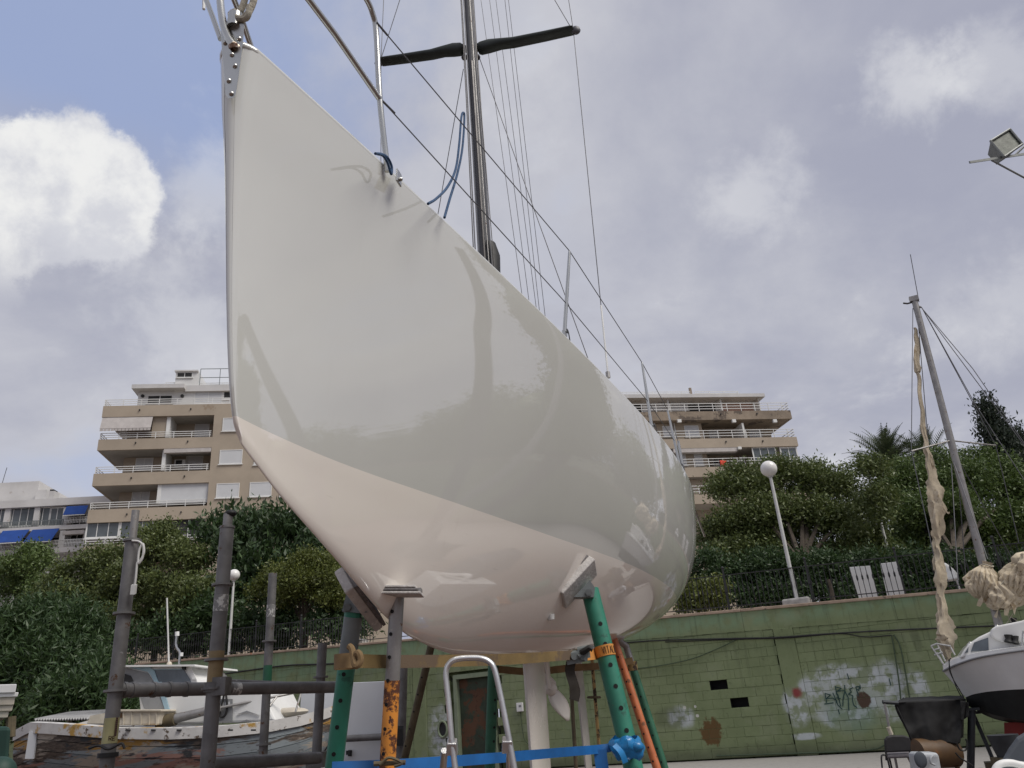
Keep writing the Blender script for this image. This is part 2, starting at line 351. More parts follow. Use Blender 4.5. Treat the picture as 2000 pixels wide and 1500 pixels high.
# ================================================================== SETTING
def ground_mat():
    m, t, b = base_mat('yard ground')
    pos = t.n('ShaderNodeNewGeometry').outputs['Position']
    n1 = t.noise(pos, .35, 8, .6); n2 = t.noise(pos, 6, 8, .7); n3 = t.noise(pos, 60, 3)
    c = t.mix(t.ss(n1, .35, .65), (.072, .038, .028), (.10, .062, .046))
    c = t.mix(t.ss(t.v('DISTANCE', pos, (10, 22, 0)), 6.5, 12), (.32, .305, .28), c)
    c = t.mix(t.m('MULTIPLY', t.ss(n2, .5, .7), .35), c, (.06, .045, .04)); c = t.mix(t.m('MULTIPLY', n3, .12), c, (.30, .27, .25))
    t.put(b.inputs['Base Color'], c); b.inputs['Roughness'].default_value = .9
    bn = t.n('ShaderNodeBump'); bn.inputs['Strength'].default_value = .4; bn.inputs['Distance'].default_value = .02; t.put(bn.inputs['Height'], n2); t.L.new(bn.outputs[0], b.inputs['Normal'])
    return m
MB().grid([[(-1200, -1200, 0), (-1200, 1200, 0)], [(1200, -1200, 0), (1200, 1200, 0)]]).build('ground', ground_mat(), None, kind='structure')

# --- the wall: local frame  q to the right, z up, n towards the yard
WD = nrm((1, -.5, 0)); WN = np.array([WD[1], -WD[0], 0]); W0 = AZ(1500, 1480, 0)
def wq(q, z, out=0.0): return W0 + WD*q + WN*out + np.array([0, 0, z])
def wpx(x, y, out=0.0):
    P = PL(x, y, W0+WN*out, WN); return float((P-W0)@WD), float(P[2])
TOPS = [wpx(*p) for p in ((192, 1302), (420, 1283), (658, 1260), (1316, 1200), (1540, 1178), (1900, 1152))]
kq = np.polyfit([t[0] for t in TOPS], [t[1] for t in TOPS], 1)
def ztop(q): return kq[0]*q+kq[1]
QL, QR = -40.0, 34.0

def wall_mat():
    m, t, b = base_mat('painted blockwork')
    pos = t.n('ShaderNodeNewGeometry').outputs['Position']
    q = t.v('DOT_PRODUCT', t.v('SUBTRACT', pos, tuple(W0)), tuple(WD)); z = t.sep(pos)[2]
    n1 = t.noise(pos, .9, 6, .6); n2 = t.noise(pos, 7, 6, .65); rnd = t.n('ShaderNodeObjectInfo').outputs['Random']
    c = t.mix(t.ss(n1, .3, .7), (.172, .212, .102), (.228, .272, .142))
    c = t.mix(t.m('MULTIPLY', rnd, .45), c, (.16, .195, .095)); c = t.mix(t.m('MULTIPLY', t.ss(n2, .56, .72), .5), c, (.075, .09, .045))
    # paler overpainting towards the left and a bluish wash along the top band
    c = t.mix(t.m('MULTIPLY', t.ss(t.noise(pos, 1.7, 5), .48, .66), t.m('SUBTRACT', 1.0, t.ss(q, -9, -3))), c, (.20, .235, .145))
    c = t.mix(t.m('MULTIPLY', t.ss(z, 3.25, 3.6), t.ss(t.noise(pos, 2.3, 4), .34, .58)), c, (.20, .285, .165))
    def blob(px, py, rx, rz, soft=.35, wob=.55, sc=3.1):
        bq, bz = wpx(px, py)
        e = t.m('SQRT', t.m('ADD', t.m('POWER', t.m('ABSOLUTE', t.m('DIVIDE', t.m('SUBTRACT', q, bq), rx)), 2.6), t.m('POWER', t.m('ABSOLUTE', t.m('DIVIDE', t.m('SUBTRACT', z, bz), rz)), 2.6)))
        e = t.m('ADD', e, t.m('MULTIPLY', t.m('SUBTRACT', t.noise(pos, sc, 6, .65), .5), wob))
        return t.m('SUBTRACT', 1.0, t.ss(e, 1-soft, 1+soft))
    grey = None
    for bl in ((1645, 1352, 1.0, .62), (1735, 1348, .75, .68), (1625, 1315, .22, .22), (1648, 1318, .26, .26), (1700, 1325, .8, .24), (1590, 1345, .4, .3), (1630, 1405, .30, .2), (1555, 1380, .32, .46), (1650, 1380, .8, .42), (1798, 1338, .2, .33), (1575, 1438, .35, .08), (1330, 1400, .35, .3), (880, 1430, .8, .8)):
        f = blob(*bl); grey = f if grey is None else t.m('MAXIMUM', grey, f)
    brk = t.ss(t.noise(pos, 3.2, 5, .6), .40, .56)
    c = t.mix(t.m('MULTIPLY', t.m('MULTIPLY', t.m('MULTIPLY', grey, .9), t.m('ADD', .15, t.m('MULTIPLY', brk, .85))), t.m('ADD', .5, t.m('MULTIPLY', t.ss(rnd, .1, .5), .5))), c, t.mix(n2, (.42, .47, .47), (.60, .62, .66)))
    tq = blob(1660, 1388, .62, .5)
    c = t.mix(t.m('MULTIPLY', tq, .35), c, (.16, .27, .24))
    c = t.mix(blob(1557, 1353, .12, .12, .6, 1.2, 7), c, (.24, .045, .045))
    c = t.mix(blob(1687, 1367, .17, .19, .15, 1.2, 7), c, (.075, .045, .03))
    c = t.mix(blob(1390, 1430, .30, .32, .2, 2.2, 6.0), c, (.115, .065, .02))
    for s_ in ((1310, 1402, .45, .3), (1790, 1250, .1, .3)): c = t.mix(t.m('MULTIPLY', blob(*s_), .35), c, (.05, .055, .035))
    for s_ in ((1337, 1382, .045, .045), (1358, 1380, .035, .035), (1362, 1398, .045, .04)): c = t.mix(blob(*s_, .15, .1), c, (.55, .55, .5))
    st_ = t.ss(t.noise(t.v('MULTIPLY', pos, (5, 5, .32)), 1.5, 7, .65), .52, .68); c = t.mix(t.m('MULTIPLY', t.m('MULTIPLY', st_, t.ss(z, .6, 3.4)), .5), c, (.085, .105, .055))
    fade = t.ss(t.noise(t.v('ADD', pos, (8, 3, 1)), 1.4, 6, .6), .52, .66); c = t.mix(t.m('MULTIPLY', fade, .35), c, (.26, .29, .18))
    # darker towards the ground, with a ragged edge
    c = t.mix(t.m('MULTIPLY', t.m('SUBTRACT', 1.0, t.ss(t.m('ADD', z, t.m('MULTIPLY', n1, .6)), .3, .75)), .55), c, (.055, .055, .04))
    t.put(b.inputs['Base Color'], c); b.inputs['Roughness'].default_value = .85
    bn = t.n('ShaderNodeBump'); bn.inputs['Strength'].default_value = .35; bn.inputs['Distance'].default_value = .012
    t.put(bn.inputs['Height'], t.noise(pos, 22, 5, .65)); t.L.new(bn.outputs[0], b.inputs['Normal'])
    return m
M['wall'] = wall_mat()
M['mortar'] = mat('mortar', (.165, .215, .098), .9, 0, .2, 1.1, .3, 30, spots=[((.04, .045, .025), .57, 1.3)])

def in_view(P):
    v = P-C0; d = v@FW
    return d > 0 and -60 < 1000+F*(v@CX)/d < 2060 and -60 < 750-F*(v@CY)/d < 1560
wall = thing('block_wall', 'long green painted block wall with graffiti below the black railing', 'wall', wq(0, 0))
CH, CW = .25, .5
dq0, dz1 = wpx(891, 1327); dq1, _ = wpx(957, 1322)             # doorway
DOOR = (dq0, dq1, dz1)
PIL = [wpx(1553, 1350)[0], wpx(850, 1400)[0]-.6, 15.2]
holes = [wpx(1409, 1346), wpx(1446, 1379)]
cells = []
def band_bottom(q): return ztop(q)-.62
nrow = 20
for r in range(nrow):
    z0 = .04+r*CH; off = (r % 2)*CW/2
    k = int(QL/CW)
    while k*CW < QR:
        q0 = k*CW+off; k += 1
        z1 = min(z0+CH, band_bottom(q0+CW/2))
        if z1-z0 < .015: continue
        if z1 > DOOR[2]-.02-.001 and False: pass
        if q0+CW > DOOR[0]-.14 and q0 < DOOR[1]+.14 and z0 < DOOR[2]+.14: continue
        if any(q0+CW > p-.27 and q0 < p+.27 for p in PIL): 
            # trim against the pilaster
            for p in PIL:
                if q0+CW > p-.27 and q0 < p+.27:
                    if q0 < p-.27-.12: cells.append((q0, p-.27, z0, z1, False))
                    if q0+CW > p+.27+.12: cells.append((p+.27, q0+CW, z0, z1, False))
            continue
        hole = any(q0 <= h[0] < q0+CW and z0 <= h[1] < z0+CH for h in holes)
        cells.append((q0, q0+CW, z0, z1, hole))
mm = MB()
for (a, b_, c, d, hole) in cells:
    if not hole: mm.add([wq(a, c, -.012), wq(b_, c, -.012), wq(b_, d, -.012), wq(a, d, -.012)], [(0, 1, 2, 3)])
mm.build('mortar_bed', 'mortar', wall, kind='stuff')
tmpl = MB().box((0, 0, 0), (1, 1, 1)); 
def block_mesh(wd, ht):
    mb = MB(); g = min(.0035, ht*.2); b2 = min(.005, ht*.2); hw, hh = wd/2-g, ht/2-g
    fr = [(-hw+b2, -hh+b2), (hw-b2, -hh+b2), (hw-b2, hh-b2), (-hw+b2, hh-b2)]; bk = [(-hw, -hh), (hw, -hh), (hw, hh), (-hw, hh)]
    V = [WD*x+WN*0.0+np.array([0, 0, y]) for x, y in fr]+[WD*x-WN*b2+np.array([0, 0, y]) for x, y in bk]+[WD*x-WN*.06+np.array([0, 0, y]) for x, y in bk]
    Fs = [(0, 1, 2, 3)]+[(4+i, 4+(i+1) % 4, (i+1) % 4, i) for i in range(4)]+[(8+i, 8+(i+1) % 4, 4+(i+1) % 4, 4+i) for i in range(4)]
    mb.add(V, Fs); return mb
vis = [c for c in cells if not c[4]]
def cdist(c): return np.linalg.norm(wq((c[0]+c[1])/2, (c[2]+c[3])/2)-C0)
def px_of(P):
    v = P-C0; d = v@FW; return 1000+F*(v@CX)/d, 750-F*(v@CY)/d
def shows(c):
    x, y = px_of(wq((c[0]+c[1])/2, (c[2]+c[3])/2))
    if not (0 < x < 2010 and 0 < y < 1500): return False
    if x > 1905 and y > 1270: return False
    if 640 < x < 800 and y > 1330: return False
    if x < 660 and y > 1330: return False
    return True
full = sorted([c for c in vis if abs(c[1]-c[0]-CW) < 1e-6 and abs(c[3]-c[2]-CH) < 1e-6 and shows(c)], key=cdist)[:300]
fs = set(full); proto = None
for c in full:
    loc = wq((c[0]+c[1])/2, (c[2]+c[3])/2, random.uniform(-.004, .004))
    if proto is None:
        proto = block_mesh(CW, CH).build('block', 'wall', None, recalc=False); o = proto; adopt(o, wall)
    else: o = copy_at(proto, wall)
    o.location = tuple(loc)
rest = MB()
for c in vis:
    if c in fs: continue
    mb = block_mesh(c[1]-c[0], c[3]-c[2]); o_ = wq((c[0]+c[1])/2, (c[2]+c[3])/2, random.uniform(-.004, .004))
    rest.add([np.array(v)+o_ for v in mb.V], mb.Fc)
rest.build('blockwork', 'wall', wall, kind='stuff', recalc=False)
hb = MB()
for (a, b_, c, d, hole) in cells:
    if hole:
        P = [wq(a, c, -.25), wq(b_, c, -.25), wq(b_, d, -.25), wq(a, d, -.25)]; Q = [wq(a, c, -.012), wq(b_, c, -.012), wq(b_, d, -.012), wq(a, d, -.012)]
        hb.add(P+Q, [(0, 1, 2, 3)]+[(i, (i+1) % 4, 4+(i+1) % 4, 4+i) for i in range(4)])
hb.build('missing_block_recess', 'hole', wall)
# backing, pilasters, top band, coping
def wbox(mb, q0, q1, z0, z1, o0, o1, slope=False):
    za, zb = (z0, z0) if not slope else (z0(q0), z0(q1)); zc, zd = (z1, z1) if not callable(z1) else (z1(q0), z1(q1))
    if callable(z0): za, zb = z0(q0), z0(q1)
    mb.hexa([wq(q0, za, o0), wq(q1, zb, o0), wq(q1, zb, o1), wq(q0, za, o1), wq(q0, zc, o0), wq(q1, zd, o0), wq(q1, zd, o1), wq(q0, zc, o1)])
mb = MB(); wbox(mb, QL, DOOR[0]-.12, 0, lambda q: ztop(q)-.15, -.6, -.27); wbox(mb, DOOR[1]+.12, QR, 0, lambda q: ztop(q)-.15, -.6, -.27)
wbox(mb, DOOR[0]-.12, DOOR[1]+.12, DOOR[2], lambda q: ztop(q)-.15, -.6, -.27); mb.build('wall_core', 'mortar', wall)
k = 0; qs = list(np.arange(QL, QR, 4.0))+[QR]
for qa, qb in zip(qs[:-1], qs[1:]):
    mb = MB(); wbox(mb, qa+.004, qb-.004, lambda q: band_bottom(q), lambda q: ztop(q)-.08, -.3, .012); mb.build('ring_beam', 'wall', wall)
for qa, qb in zip(qs[:-1], qs[1:]):
    mb = MB(); wbox(mb, qa+.004, qb-.004, lambda q: ztop(q)-.08, lambda q: ztop(q), -.45, .05); bevelled(mb.build('coping_slab', 'coping', wall), .015)
for p in PIL:
    mb = MB(); wbox(mb, p-.265, p+.265, 0.0, lambda q: band_bottom(q), -.2, .02); bevelled(mb.build('pilaster', 'wall', wall), .01)
# door in the wall
mb = MB(); wbox(mb, DOOR[0]-.12, DOOR[0], 0, DOOR[2], -.2, .02); wbox(mb, DOOR[1], DOOR[1]+.12, 0, DOOR[2], -.2, .02); wbox(mb, DOOR[0]-.12, DOOR[1]+.12, DOOR[2], DOOR[2]+.14, -.2, .02)
door = mb.build('door_frame', 'doorframe', wall)
mb = MB(); wbox(mb, DOOR[0]+.005, DOOR[1]-.005, .02, DOOR[2]-.005, -.22, -.17)
dr = bevelled(mb.build('rusty_door', 'doorrust', wall)); mb = MB(); wbox(mb, DOOR[1]-.12, DOOR[1]-.08, .2, DOOR[2]-.2, -.17, -.14); mb.build('door_edge_bar', 'doorframe', dr)
# graffiti strokes, an original scribble following the tag on the wall
def stroke(mb, pts, wdt=.012):
    P = [wq(*wpx(1530+x/7.143, 1290+y/7.143), .012) for x, y in pts]
    for a, b_ in zip(P[:-1], P[1:]):
        t_ = nrm(b_-a); u_ = np.cross(t_, WN)*wdt; mb.hexa([a-u_-WN*.004, b_-u_-WN*.004, b_+u_-WN*.004, a+u_-WN*.004, a-u_, b_-u_, b_+u_, a+u_])
gm = MB()
for s_ in ([(580, 460), (605, 590)], [(580, 460), (660, 480), (600, 530), (690, 525), (740, 555), (760, 620), (820, 680)], [(690, 450), (730, 540), (745, 600)],
           [(725, 355), (745, 480)], [(735, 370), (810, 390), (745, 430), (850, 420)], [(855, 340), (860, 430), (835, 520), (830, 640)], [(745, 450), (780, 560)], [(760, 470), (800, 640)], [(860, 430), (905, 520), (915, 700)],
           [(975, 378), (925, 400), (950, 440), (905, 470), (970, 490), (965, 560), (985, 630), (1030, 655)], [(1010, 370), (1050, 500)], [(1010, 368), (1060, 360), (1055, 420), (1030, 400)], [(1070, 340), (1075, 400)],
           [(570, 608), (700, 590)], [(740, 520), (800, 530)], [(890, 180), (915, 265)], [(1475, 250), (1500, 350)], [(765, 680), (785, 750)]): stroke(gm, s_)
gm.build('graffiti_tag', mat('green black marker', (.012, .05, .045), .6), wall)

# light switch box on the wall
lb = thing('switch_box', 'small pale switch box with a number plate on the green wall right of the door', 'switch box', wq(*wpx(1017, 1380)))
qb, zb = wpx(1017, 1381); mb = MB(); wbox(mb, qb-.11, qb+.11, zb-.13, zb+.13, .012, .09); bevelled(mb.build('housing', 'white', lb), .012)
mb = MB(); wbox(mb, qb-.02, qb+.07, zb+.0, zb+.06, .09, .094); mb.build('number_plate', 'greypanel', lb)
tube('conduit', curve([wq(qb, zb-.13, .04), wq(qb+.02, zb-.7, .03), wq(qb+.1, zb-1.0, .03), wq(qb+.45, zb-1.2, .03)]), .012, 'greencable', lb, 6)
# round vent left of the door
vq, vz = wpx(866, 1424); vt = thing('wall_vent', 'round pipe mouth on the green wall left of the rusty door', 'vent', wq(vq, vz))
mb = MB(); P = [wq(vq+.17*math.cos(a), vz+.24*math.sin(a), .05) for a in np.linspace(0, 2*math.pi, 22)]; mb.tube(P, .035, 8, False); mb.build('rim', 'doorframe', vt, True)
mb = MB(); mb.add([wq(vq+.16*math.cos(a), vz+.23*math.sin(a), .02) for a in np.linspace(0, 2*math.pi, 20)[:-1]], [tuple(range(19))]); mb.build('mouth', 'dark', vt)
# cables along the wall
def wcable(name, label, pts, r, m):
    o = tube(name, curve([wq(*wpx(x, y), .03+r) for x, y in pts], 10), r, m, None, 6); tag(o, label, 'cable'); return o
wcable('wall_cable', 'thick black cable strung high along the green wall right of the big hull', [(1205, 1257), (1290, 1251), (1440, 1247), (1520, 1245), (1620, 1238), (1745, 1231), (1860, 1226), (1960, 1222)], .022, 'cable')
wcable('wall_cable', 'second black cable sagging just under the thick one on the green wall', [(1300, 1254), (1440, 1249), (1540, 1246), (1640, 1238), (1690, 1244), (1742, 1241)], .016, 'cable')
wcable('wall_cable', 'thin painted cable slanting up across the green wall behind the orange prop', [(1080, 1312), (1240, 1306), (1340, 1290), (1400, 1268), (1442, 1248)], .014, 'greencable')
wcable('wall_cable', 'dark cable dropping down the green wall left of the pale paint spot', [(1742, 1241), (1750, 1290), (1757, 1340), (1760, 1372)], .018, 'greencable')
wcable('wall_cable', 'dark cable dropping down the green wall, right one of the pair with the connector', [(1746, 1240), (1758, 1262), (1768, 1310), (1778, 1372)], .018, 'greencable')
wcable('wall_cable', 'black cable along the left end of the green wall behind the scaffold', [(380, 1325), (470, 1312), (560, 1300), (640, 1297), (760, 1292)], .03, 'cable')
wcable('wall_cable', 'pale hose lying along the foot of the green wall left of the chair', [(1400, 1476), (1560, 1471), (1660, 1467), (1712, 1462), (1735, 1450)], .02, 'greencable')

# promenade behind the wall
def prom_mat(): return mat('promenade paving', (.30, .27, .24), .9, 0, .15, 1.0, .2, 10)
P = []
for q in (QL-80, QL, -20, 0, QR, QR+80):
    P.append([wq(q, ztop(np.clip(q, QL, QR))-.12, -o) for o in (.4, 10, 25, 140)])
MB().grid(P).build('promenade', prom_mat(), None, kind='structure')

# railing
rail = thing('iron_railing', 'black iron railing with twisted bars along the top of the green wall', 'railing', wq(0, ztop(0)))
RH = 1.02; RO = -.22
q_l, q_r = wpx(195, 1302, RO)[0], wpx(2040, 1140, RO)[0]
for zz, nm in ((RH, 'top_rail'), (.12, 'bottom_rail')):
    mb = MB(); mb.box((0, 0, 0), (1, 1, 1)); mb = MB(); a, b_ = wq(q_l, ztop(q_l)+zz, RO), wq(q_r, ztop(q_r)+zz, RO)
    u = WN*.02; v = np.array([0, 0, .012]); mb.hexa([a-u-v, b_-u-v, b_+u-v, a+u-v, a-u+v, b_-u+v, b_+u+v, a+u+v]); mb.build(nm, 'iron', rail)
bm_ = MB(); bm_.box((0, 0, RH/2), (.017, .017, RH-.05), WD, WN); bm_.box((0, 0, .56), (.034, .034, .10), WD+WN, WD-WN); bm_.box((0, 0, .56), (.028, .028, .16), WD, WN)
bar0 = bm_.build('bar', 'iron', rail)
SP = .135; n_b = int((q_r-q_l)/SP); 
bars = [q_l+SP*(i+.5) for i in range(n_b)]
bars = [q for q in bars if in_view(wq(q, ztop(q)+.5))]
def hidden(q):
    x, y = px_of(wq(q, ztop(q)+.5, RO)); return 730 < x < 1320
bars = [q for q in bars if not hidden(q)]
step = max(1.0, len(bars)/300)
first = True
for i, q in enumerate(bars[:300]):
    o = bar0 if first else copy_at(bar0, rail); first = False; o.location = tuple(wq(q, ztop(q), RO))
pm = MB(); pm.box((0, 0, .6), (.05, .05, 1.2), WD, WN); pm.ball((0, 0, 1.24), .045, 8, 6); pm.box((0, 0, .62), (.075, .075, .2), WD, WN)
post0 = pm.build('post', 'iron', rail); first = True
q = q_r-.8
while q > q_l:
    if not hidden(q):
        o = post0 if first else copy_at(post0, rail); first = False; o.location = tuple(wq(q, ztop(q), RO))
    q -= 2.35

# globe lamps
def lamp(label, pb, pt, out=-.55, r_g=.19, top=True, base=False, name='globe_lamp'):
    q0, _ = wpx(*pb, out); b_ = wq(q0, ztop(q0)-.1, out); P = PL(*pt, b_, WN); h = P[2]
    L = thing(name, label, 'lamp post', b_, 'globe lamps on the promenade')
    tube('pole', [b_, b_+np.array([0, 0, .9]), np.array([b_[0], b_[1], h-r_g*.9])], [.062, .058, .045], 'lampwhite', L, 12)
    if base: bevelled(MB().box(b_+np.array([0, 0, .12]), (.75, .5, .3), WD, WN).build('concrete_base', 'concrete', L), .05)
    tube('collar', [np.array([b_[0], b_[1], h-r_g*1.05]), np.array([b_[0], b_[1], h-r_g*.8])], .085, 'lampwhite', L, 12)
    MB().ball((b_[0], b_[1], h), r_g, 28, 18).build('globe', 'globe', L, True)
lamp('white globe lamp on a tall white post in front of the right hand trees', (1556, 1172), (1500, 916), -.28, .245, base=True)
lamp('white globe lamp between the two scaffold poles on the left, before the dark trees', (447, 1280), (458, 1123), -.25, .24)
lamp('white lamp post on a concrete foot seen just right of the left green stand', (697, 1250), (672, 1000), -.5, .24, base=True)
lamp('pale lamp post half hidden in the trees above the white boards', (1757, 1160), (1697, 915), -8.5, .24)

# white boards behind the railing
def board(label, pts):
    P = [PL(x, y, wq(0, 0, -.75), WN) for x, y in pts]; q = np.mean(P, 0); mb = MB(); n_ = WN*.03
    mb.hexa([P[0]-n_, P[1]-n_, P[1]+n_, P[0]+n_, P[3]-n_, P[2]-n_, P[2]+n_, P[3]+n_]); o = mb.build('white_board', 'white', None)
    tag(bevelled(o, .01), label, 'board', 'white boards behind the railing')
board('white board standing behind the railing, left and lower of the pair', [(1678, 1170), (1716, 1166), (1699, 1105), (1659, 1108)])
board('white board standing behind the railing, right and taller of the pair', [(1733, 1166), (1769, 1162), (1752, 1097), (1719, 1101)])
bq, bz = wpx(1856, 1150, -.9); cb = thing('plastic_chair', 'white plastic chair back showing through the railing near the tattered sail', 'chair', wq(bq, ztop(bq)-.12, -.9))
zb = ztop(bq)-.1
P = [[wq(bq+x*.26, zb+.42+.5*math.cos(x*1.2)*v, -.9-.05*v) for v in np.linspace(0, 1, 5)] for x in np.linspace(-1, 1, 9)]
MB().grid(P).build('backrest', 'white', cb, True).modifiers.new('s', 'SOLIDIFY').thickness = .02
MB().box(wq(bq, zb+.42, -.68), (.5, .45, .03), WD, WN).build('seat', 'white', cb)
for x in (-.22, .22):
    for o_ in (-.5, -.88): tube('leg', [wq(bq+x, zb, o_), wq(bq+x*.9, zb+.42, o_)], .018, 'white', cb, 6)

# ================================================================== BUILDINGS
def facade(anchor_px, Y, slope=.17):
    u = nrm((1, slope, 0)); n = np.array([u[1], -u[0], 0]); p0 = AY(*anchor_px, Y)
    class Fa: pass
    f = Fa(); f.u = u; f.n = n; f.p0 = p0
    f.P = lambda uu, z, o=0.0: np.array([p0[0], p0[1], 0])+u*uu+n*o+np.array([0, 0, z])
    def px(x, y, o=0.0):
        Q = PL(x, y, p0+n*o, n); return float((Q-p0)@u), float(Q[2])
    f.px = px
    def box(mb, u0, u1, z0, z1, o0, o1):
        mb.hexa([f.P(u0, z0, o0), f.P(u1, z0, o0), f.P(u1, z0, o1), f.P(u0, z0, o1), f.P(u0, z1, o0), f.P(u1, z1, o0), f.P(u1, z1, o1), f.P(u0, z1, o1)]); return mb
    f.box = box
    return f
def fwindow(f, B, pa, pb, m='glass', o=0.0, bars=0, frame=.07, name='window', slats=False):
    (u0, z1), (u1, z0) = f.px(*pa, o), f.px(*pb, o); mb = MB()
    f.box(mb, u0, u0+frame, z0, z1, o+.002, o+.05); f.box(mb, u1-frame, u1, z0, z1, o+.002, o+.05)
    f.box(mb, u0+frame, u1-frame, z0, z0+frame, o+.002, o+.06); f.box(mb, u0+frame, u1-frame, z1-frame, z1, o+.002, o+.05)
    for i in range(bars):
        x = u0+(u1-u0)*(i+1)/(bars+1); f.box(mb, x-.03, x+.03, z0+frame, z1-frame, o+.002, o+.05)
    wd = mb.build(name, 'wtrim', B)
    n = bars+1
    for i in range(n):
        a, b_ = u0+frame+(u1-u0-2*frame)*i/n, u0+frame+(u1-u0-2*frame)*(i+1)/n
        MB_ = MB(); f.box(MB_, a+.003, b_-.003, z0+frame, z1-frame, o+.004, o+.022); MB_.build('pane' if m in ('glass', 'dark') else 'shutter', m, wd)
    mb = MB(); f.box(mb, u0-.08, u1+.08, z0-.08, z0, o+.002, o+.12); mb.build('sill', 'wtrim', wd)
    return wd
def frail(f, B, u0, u1, z0, z1, o=-.06, nr=3, sp=1.6, m='wtrim', name='railing', bars=False):
    mb = MB(); 
    for i in range(nr):
        z = z0+(z1-z0)*(i+1)/nr; f.box(mb, u0, u1, z-.028, z+.028, o-.025, o+.025)
    x = u0
    while x <= u1+.01: f.box(mb, x-.025, x+.025, z0, z1, o-.03, o+.03); x += sp if not bars else .14
    return mb.build(name, m, B)
def fside_rail(f, B, u, o0, o1, z0, z1, nr=3, m='wtrim'):
    mb = MB()
    for i in range(nr):
        z = z0+(z1-z0)*(i+1)/nr; f.box(mb, u-.025, u+.025, z-.028, z+.028, o1, o0)
    f.box(mb, u-.03, u+.03, z0, z1, o1, o1+.05); return mb.build('railing', m, B)

# --- left tan apartment block
Z1 = lambda x, y: (x/2.857, 650+y/2.857)
fl = facade((400, 980), 68.0, .165)
B = thing('apartment_building', 'tan apartment block with open cantilevered balconies and white penthouse, left of the boat', 'building', fl.P(0, 3))
uM = fl.px(*Z1(1180, 650))[0]; uL = fl.px(*Z1(548, 610))[0]; uR = fl.px(760, 1000)[0]
zs_ = [(fl.px(*Z1(1190, a))[1], fl.px(*Z1(1190, b_))[1]) for a, b_ in ((397, 457), (580, 638), (766, 832), (962, 1032), (1160, 1230))]
DEP, BK = 6.0, -2.4
zbot = 3.0
mb = MB(); fl.box(mb, uM, uR, zbot, zs_[0][0], -14, 0); mb.build('wall', 'tan', B)
uB = uL+1.6
mb = MB(); fl.box(mb, uB, uM-.002, zbot, zs_[0][0]-.01, -14, BK); mb.build('back_wall', 'tan', B)
for i, (zt, zb) in enumerate(zs_):
    mb = MB(); fl.box(mb, uL, uM-.003, zb, zb+.28, -DEP, -.2); mb.build('balcony_slab', 'soffit', B)
    mb = MB(); fl.box(mb, uL-.002, uM-.003, zb-.02, zt, -.198, .0); fl.box(mb, uL-.002, uL+.2, zb-.02, zt, -DEP, -.2); mb.build('balcony_parapet', 'tan', B)
    frail(fl, B, uL+.1, (uM if i else uR)-.15, zt, zt+.62); fside_rail(fl, B, uL+.1, -.05, -DEP+.2, zt, zt+.62)
    for px_ in (758, 1048):
        mb = MB(); uu = fl.px(*Z1(px_, 610))[0]; fl.box(mb, uu-.05, uu+.05, zb+.55, zb+.68, 0, .12); mb.build('drain_spout', 'dark', B)
# loggia fittings
def bbox(f, B, name, m, pa, pb, o0, o1, bias=0.0):
    (u0, z1), (u1, z0) = f.px(*pa, bias), f.px(*pb, bias); mb = MB(); f.box(mb, u0, u1, z0, z1, o0, o1); return mb.build(name, m, B)
# top loggia: cream awning, partition, wall piece
(u0, z1), (u1, z0) = fl.px(*Z1(572, 464)), fl.px(*Z1(845, 535)); mb = MB()
mb.hexa([fl.P(u0, z0, .22), fl.P(u1, z0, .22), fl.P(u1, z0+.03, .24), fl.P(u0, z0+.03, .24), fl.P(u0, z1-.05, -.1), fl.P(u1, z1-.05, -.1), fl.P(u1, z1, -.08), fl.P(u0, z1, -.08)])
for i in range(14):
    a = u0+(u1-u0)*i/14; fl.box(mb, a+.02, a+(u1-u0)/14-.02, z0-.22, z0, .22, .23)
mb.build('awning', 'awn', B)
bbox(fl, B, 'loggia_screen', 'tan', Z1(850, 458), Z1(932, 575), -.5, -.35); bbox(fl, B, 'partition', 'wtrim', Z1(930, 458), Z1(938, 580), BK, -.25)
fwindow(fl, B, Z1(1090, 505), Z1(1165, 580), 'shutter', BK)
bbox(fl, B, 'partition', 'wtrim', Z1(905, 650), Z1(912, 765), BK, -.25)
fwindow(fl, B, Z1(760, 700), Z1(850, 765), 'shutter', BK, 1); fwindow(fl, B, Z1(1040, 690), Z1(1130, 760), 'shutter', BK)
bbox(fl, B, 'rolled_awning', 'awn', Z1(915, 645), Z1(1177, 662), -.5, -.02)
ac = bbox(fl, B, 'air_conditioner', 'wtrim', Z1(945, 672), Z1(1002, 708), BK, BK+.5); bbox(fl, ac, 'fan_grille', 'dark', Z1(952, 676), Z1(985, 704), BK+.5, BK+.52)
bbox(fl, B, 'roller_blind', 'shutter', Z1(888, 836), Z1(1158, 942), -.30, -.22)
bbox(fl, B, 'partition', 'wtrim', Z1(880, 832), Z1(888, 950), BK, -.2); fwindow(fl, B, Z1(740, 880), Z1(830, 960), 'shutter', BK, 1)
bbox(fl, B, 'rolled_awning', 'awn', Z1(752, 832), Z1(880, 842), -.5, -.02)
for (a, b_, nb) in ((Z1(488, 1040), Z1(662, 1142), 2), (Z1(676, 1036), Z1(850, 1142), 2)): fwindow(fl, B, a, b_, 'glass', -.25, nb, .12)
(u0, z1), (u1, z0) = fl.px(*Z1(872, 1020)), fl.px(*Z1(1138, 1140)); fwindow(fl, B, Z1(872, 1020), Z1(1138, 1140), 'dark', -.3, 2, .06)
for a, b_, m_ in (((1245, 476), (1330, 548), 'shutter'), ((1228, 655), (1350, 731), 'shutter'), ((1210, 842), (1333, 919), 'shutter'), ((1395, 835), (1514, 912), 'shutter'), ((1555, 998), (1690, 1076), 'shutter'), ((1420, 660), (1530, 735), 'shutter')): fwindow(fl, B, Z1(*a), Z1(*b_), m_)
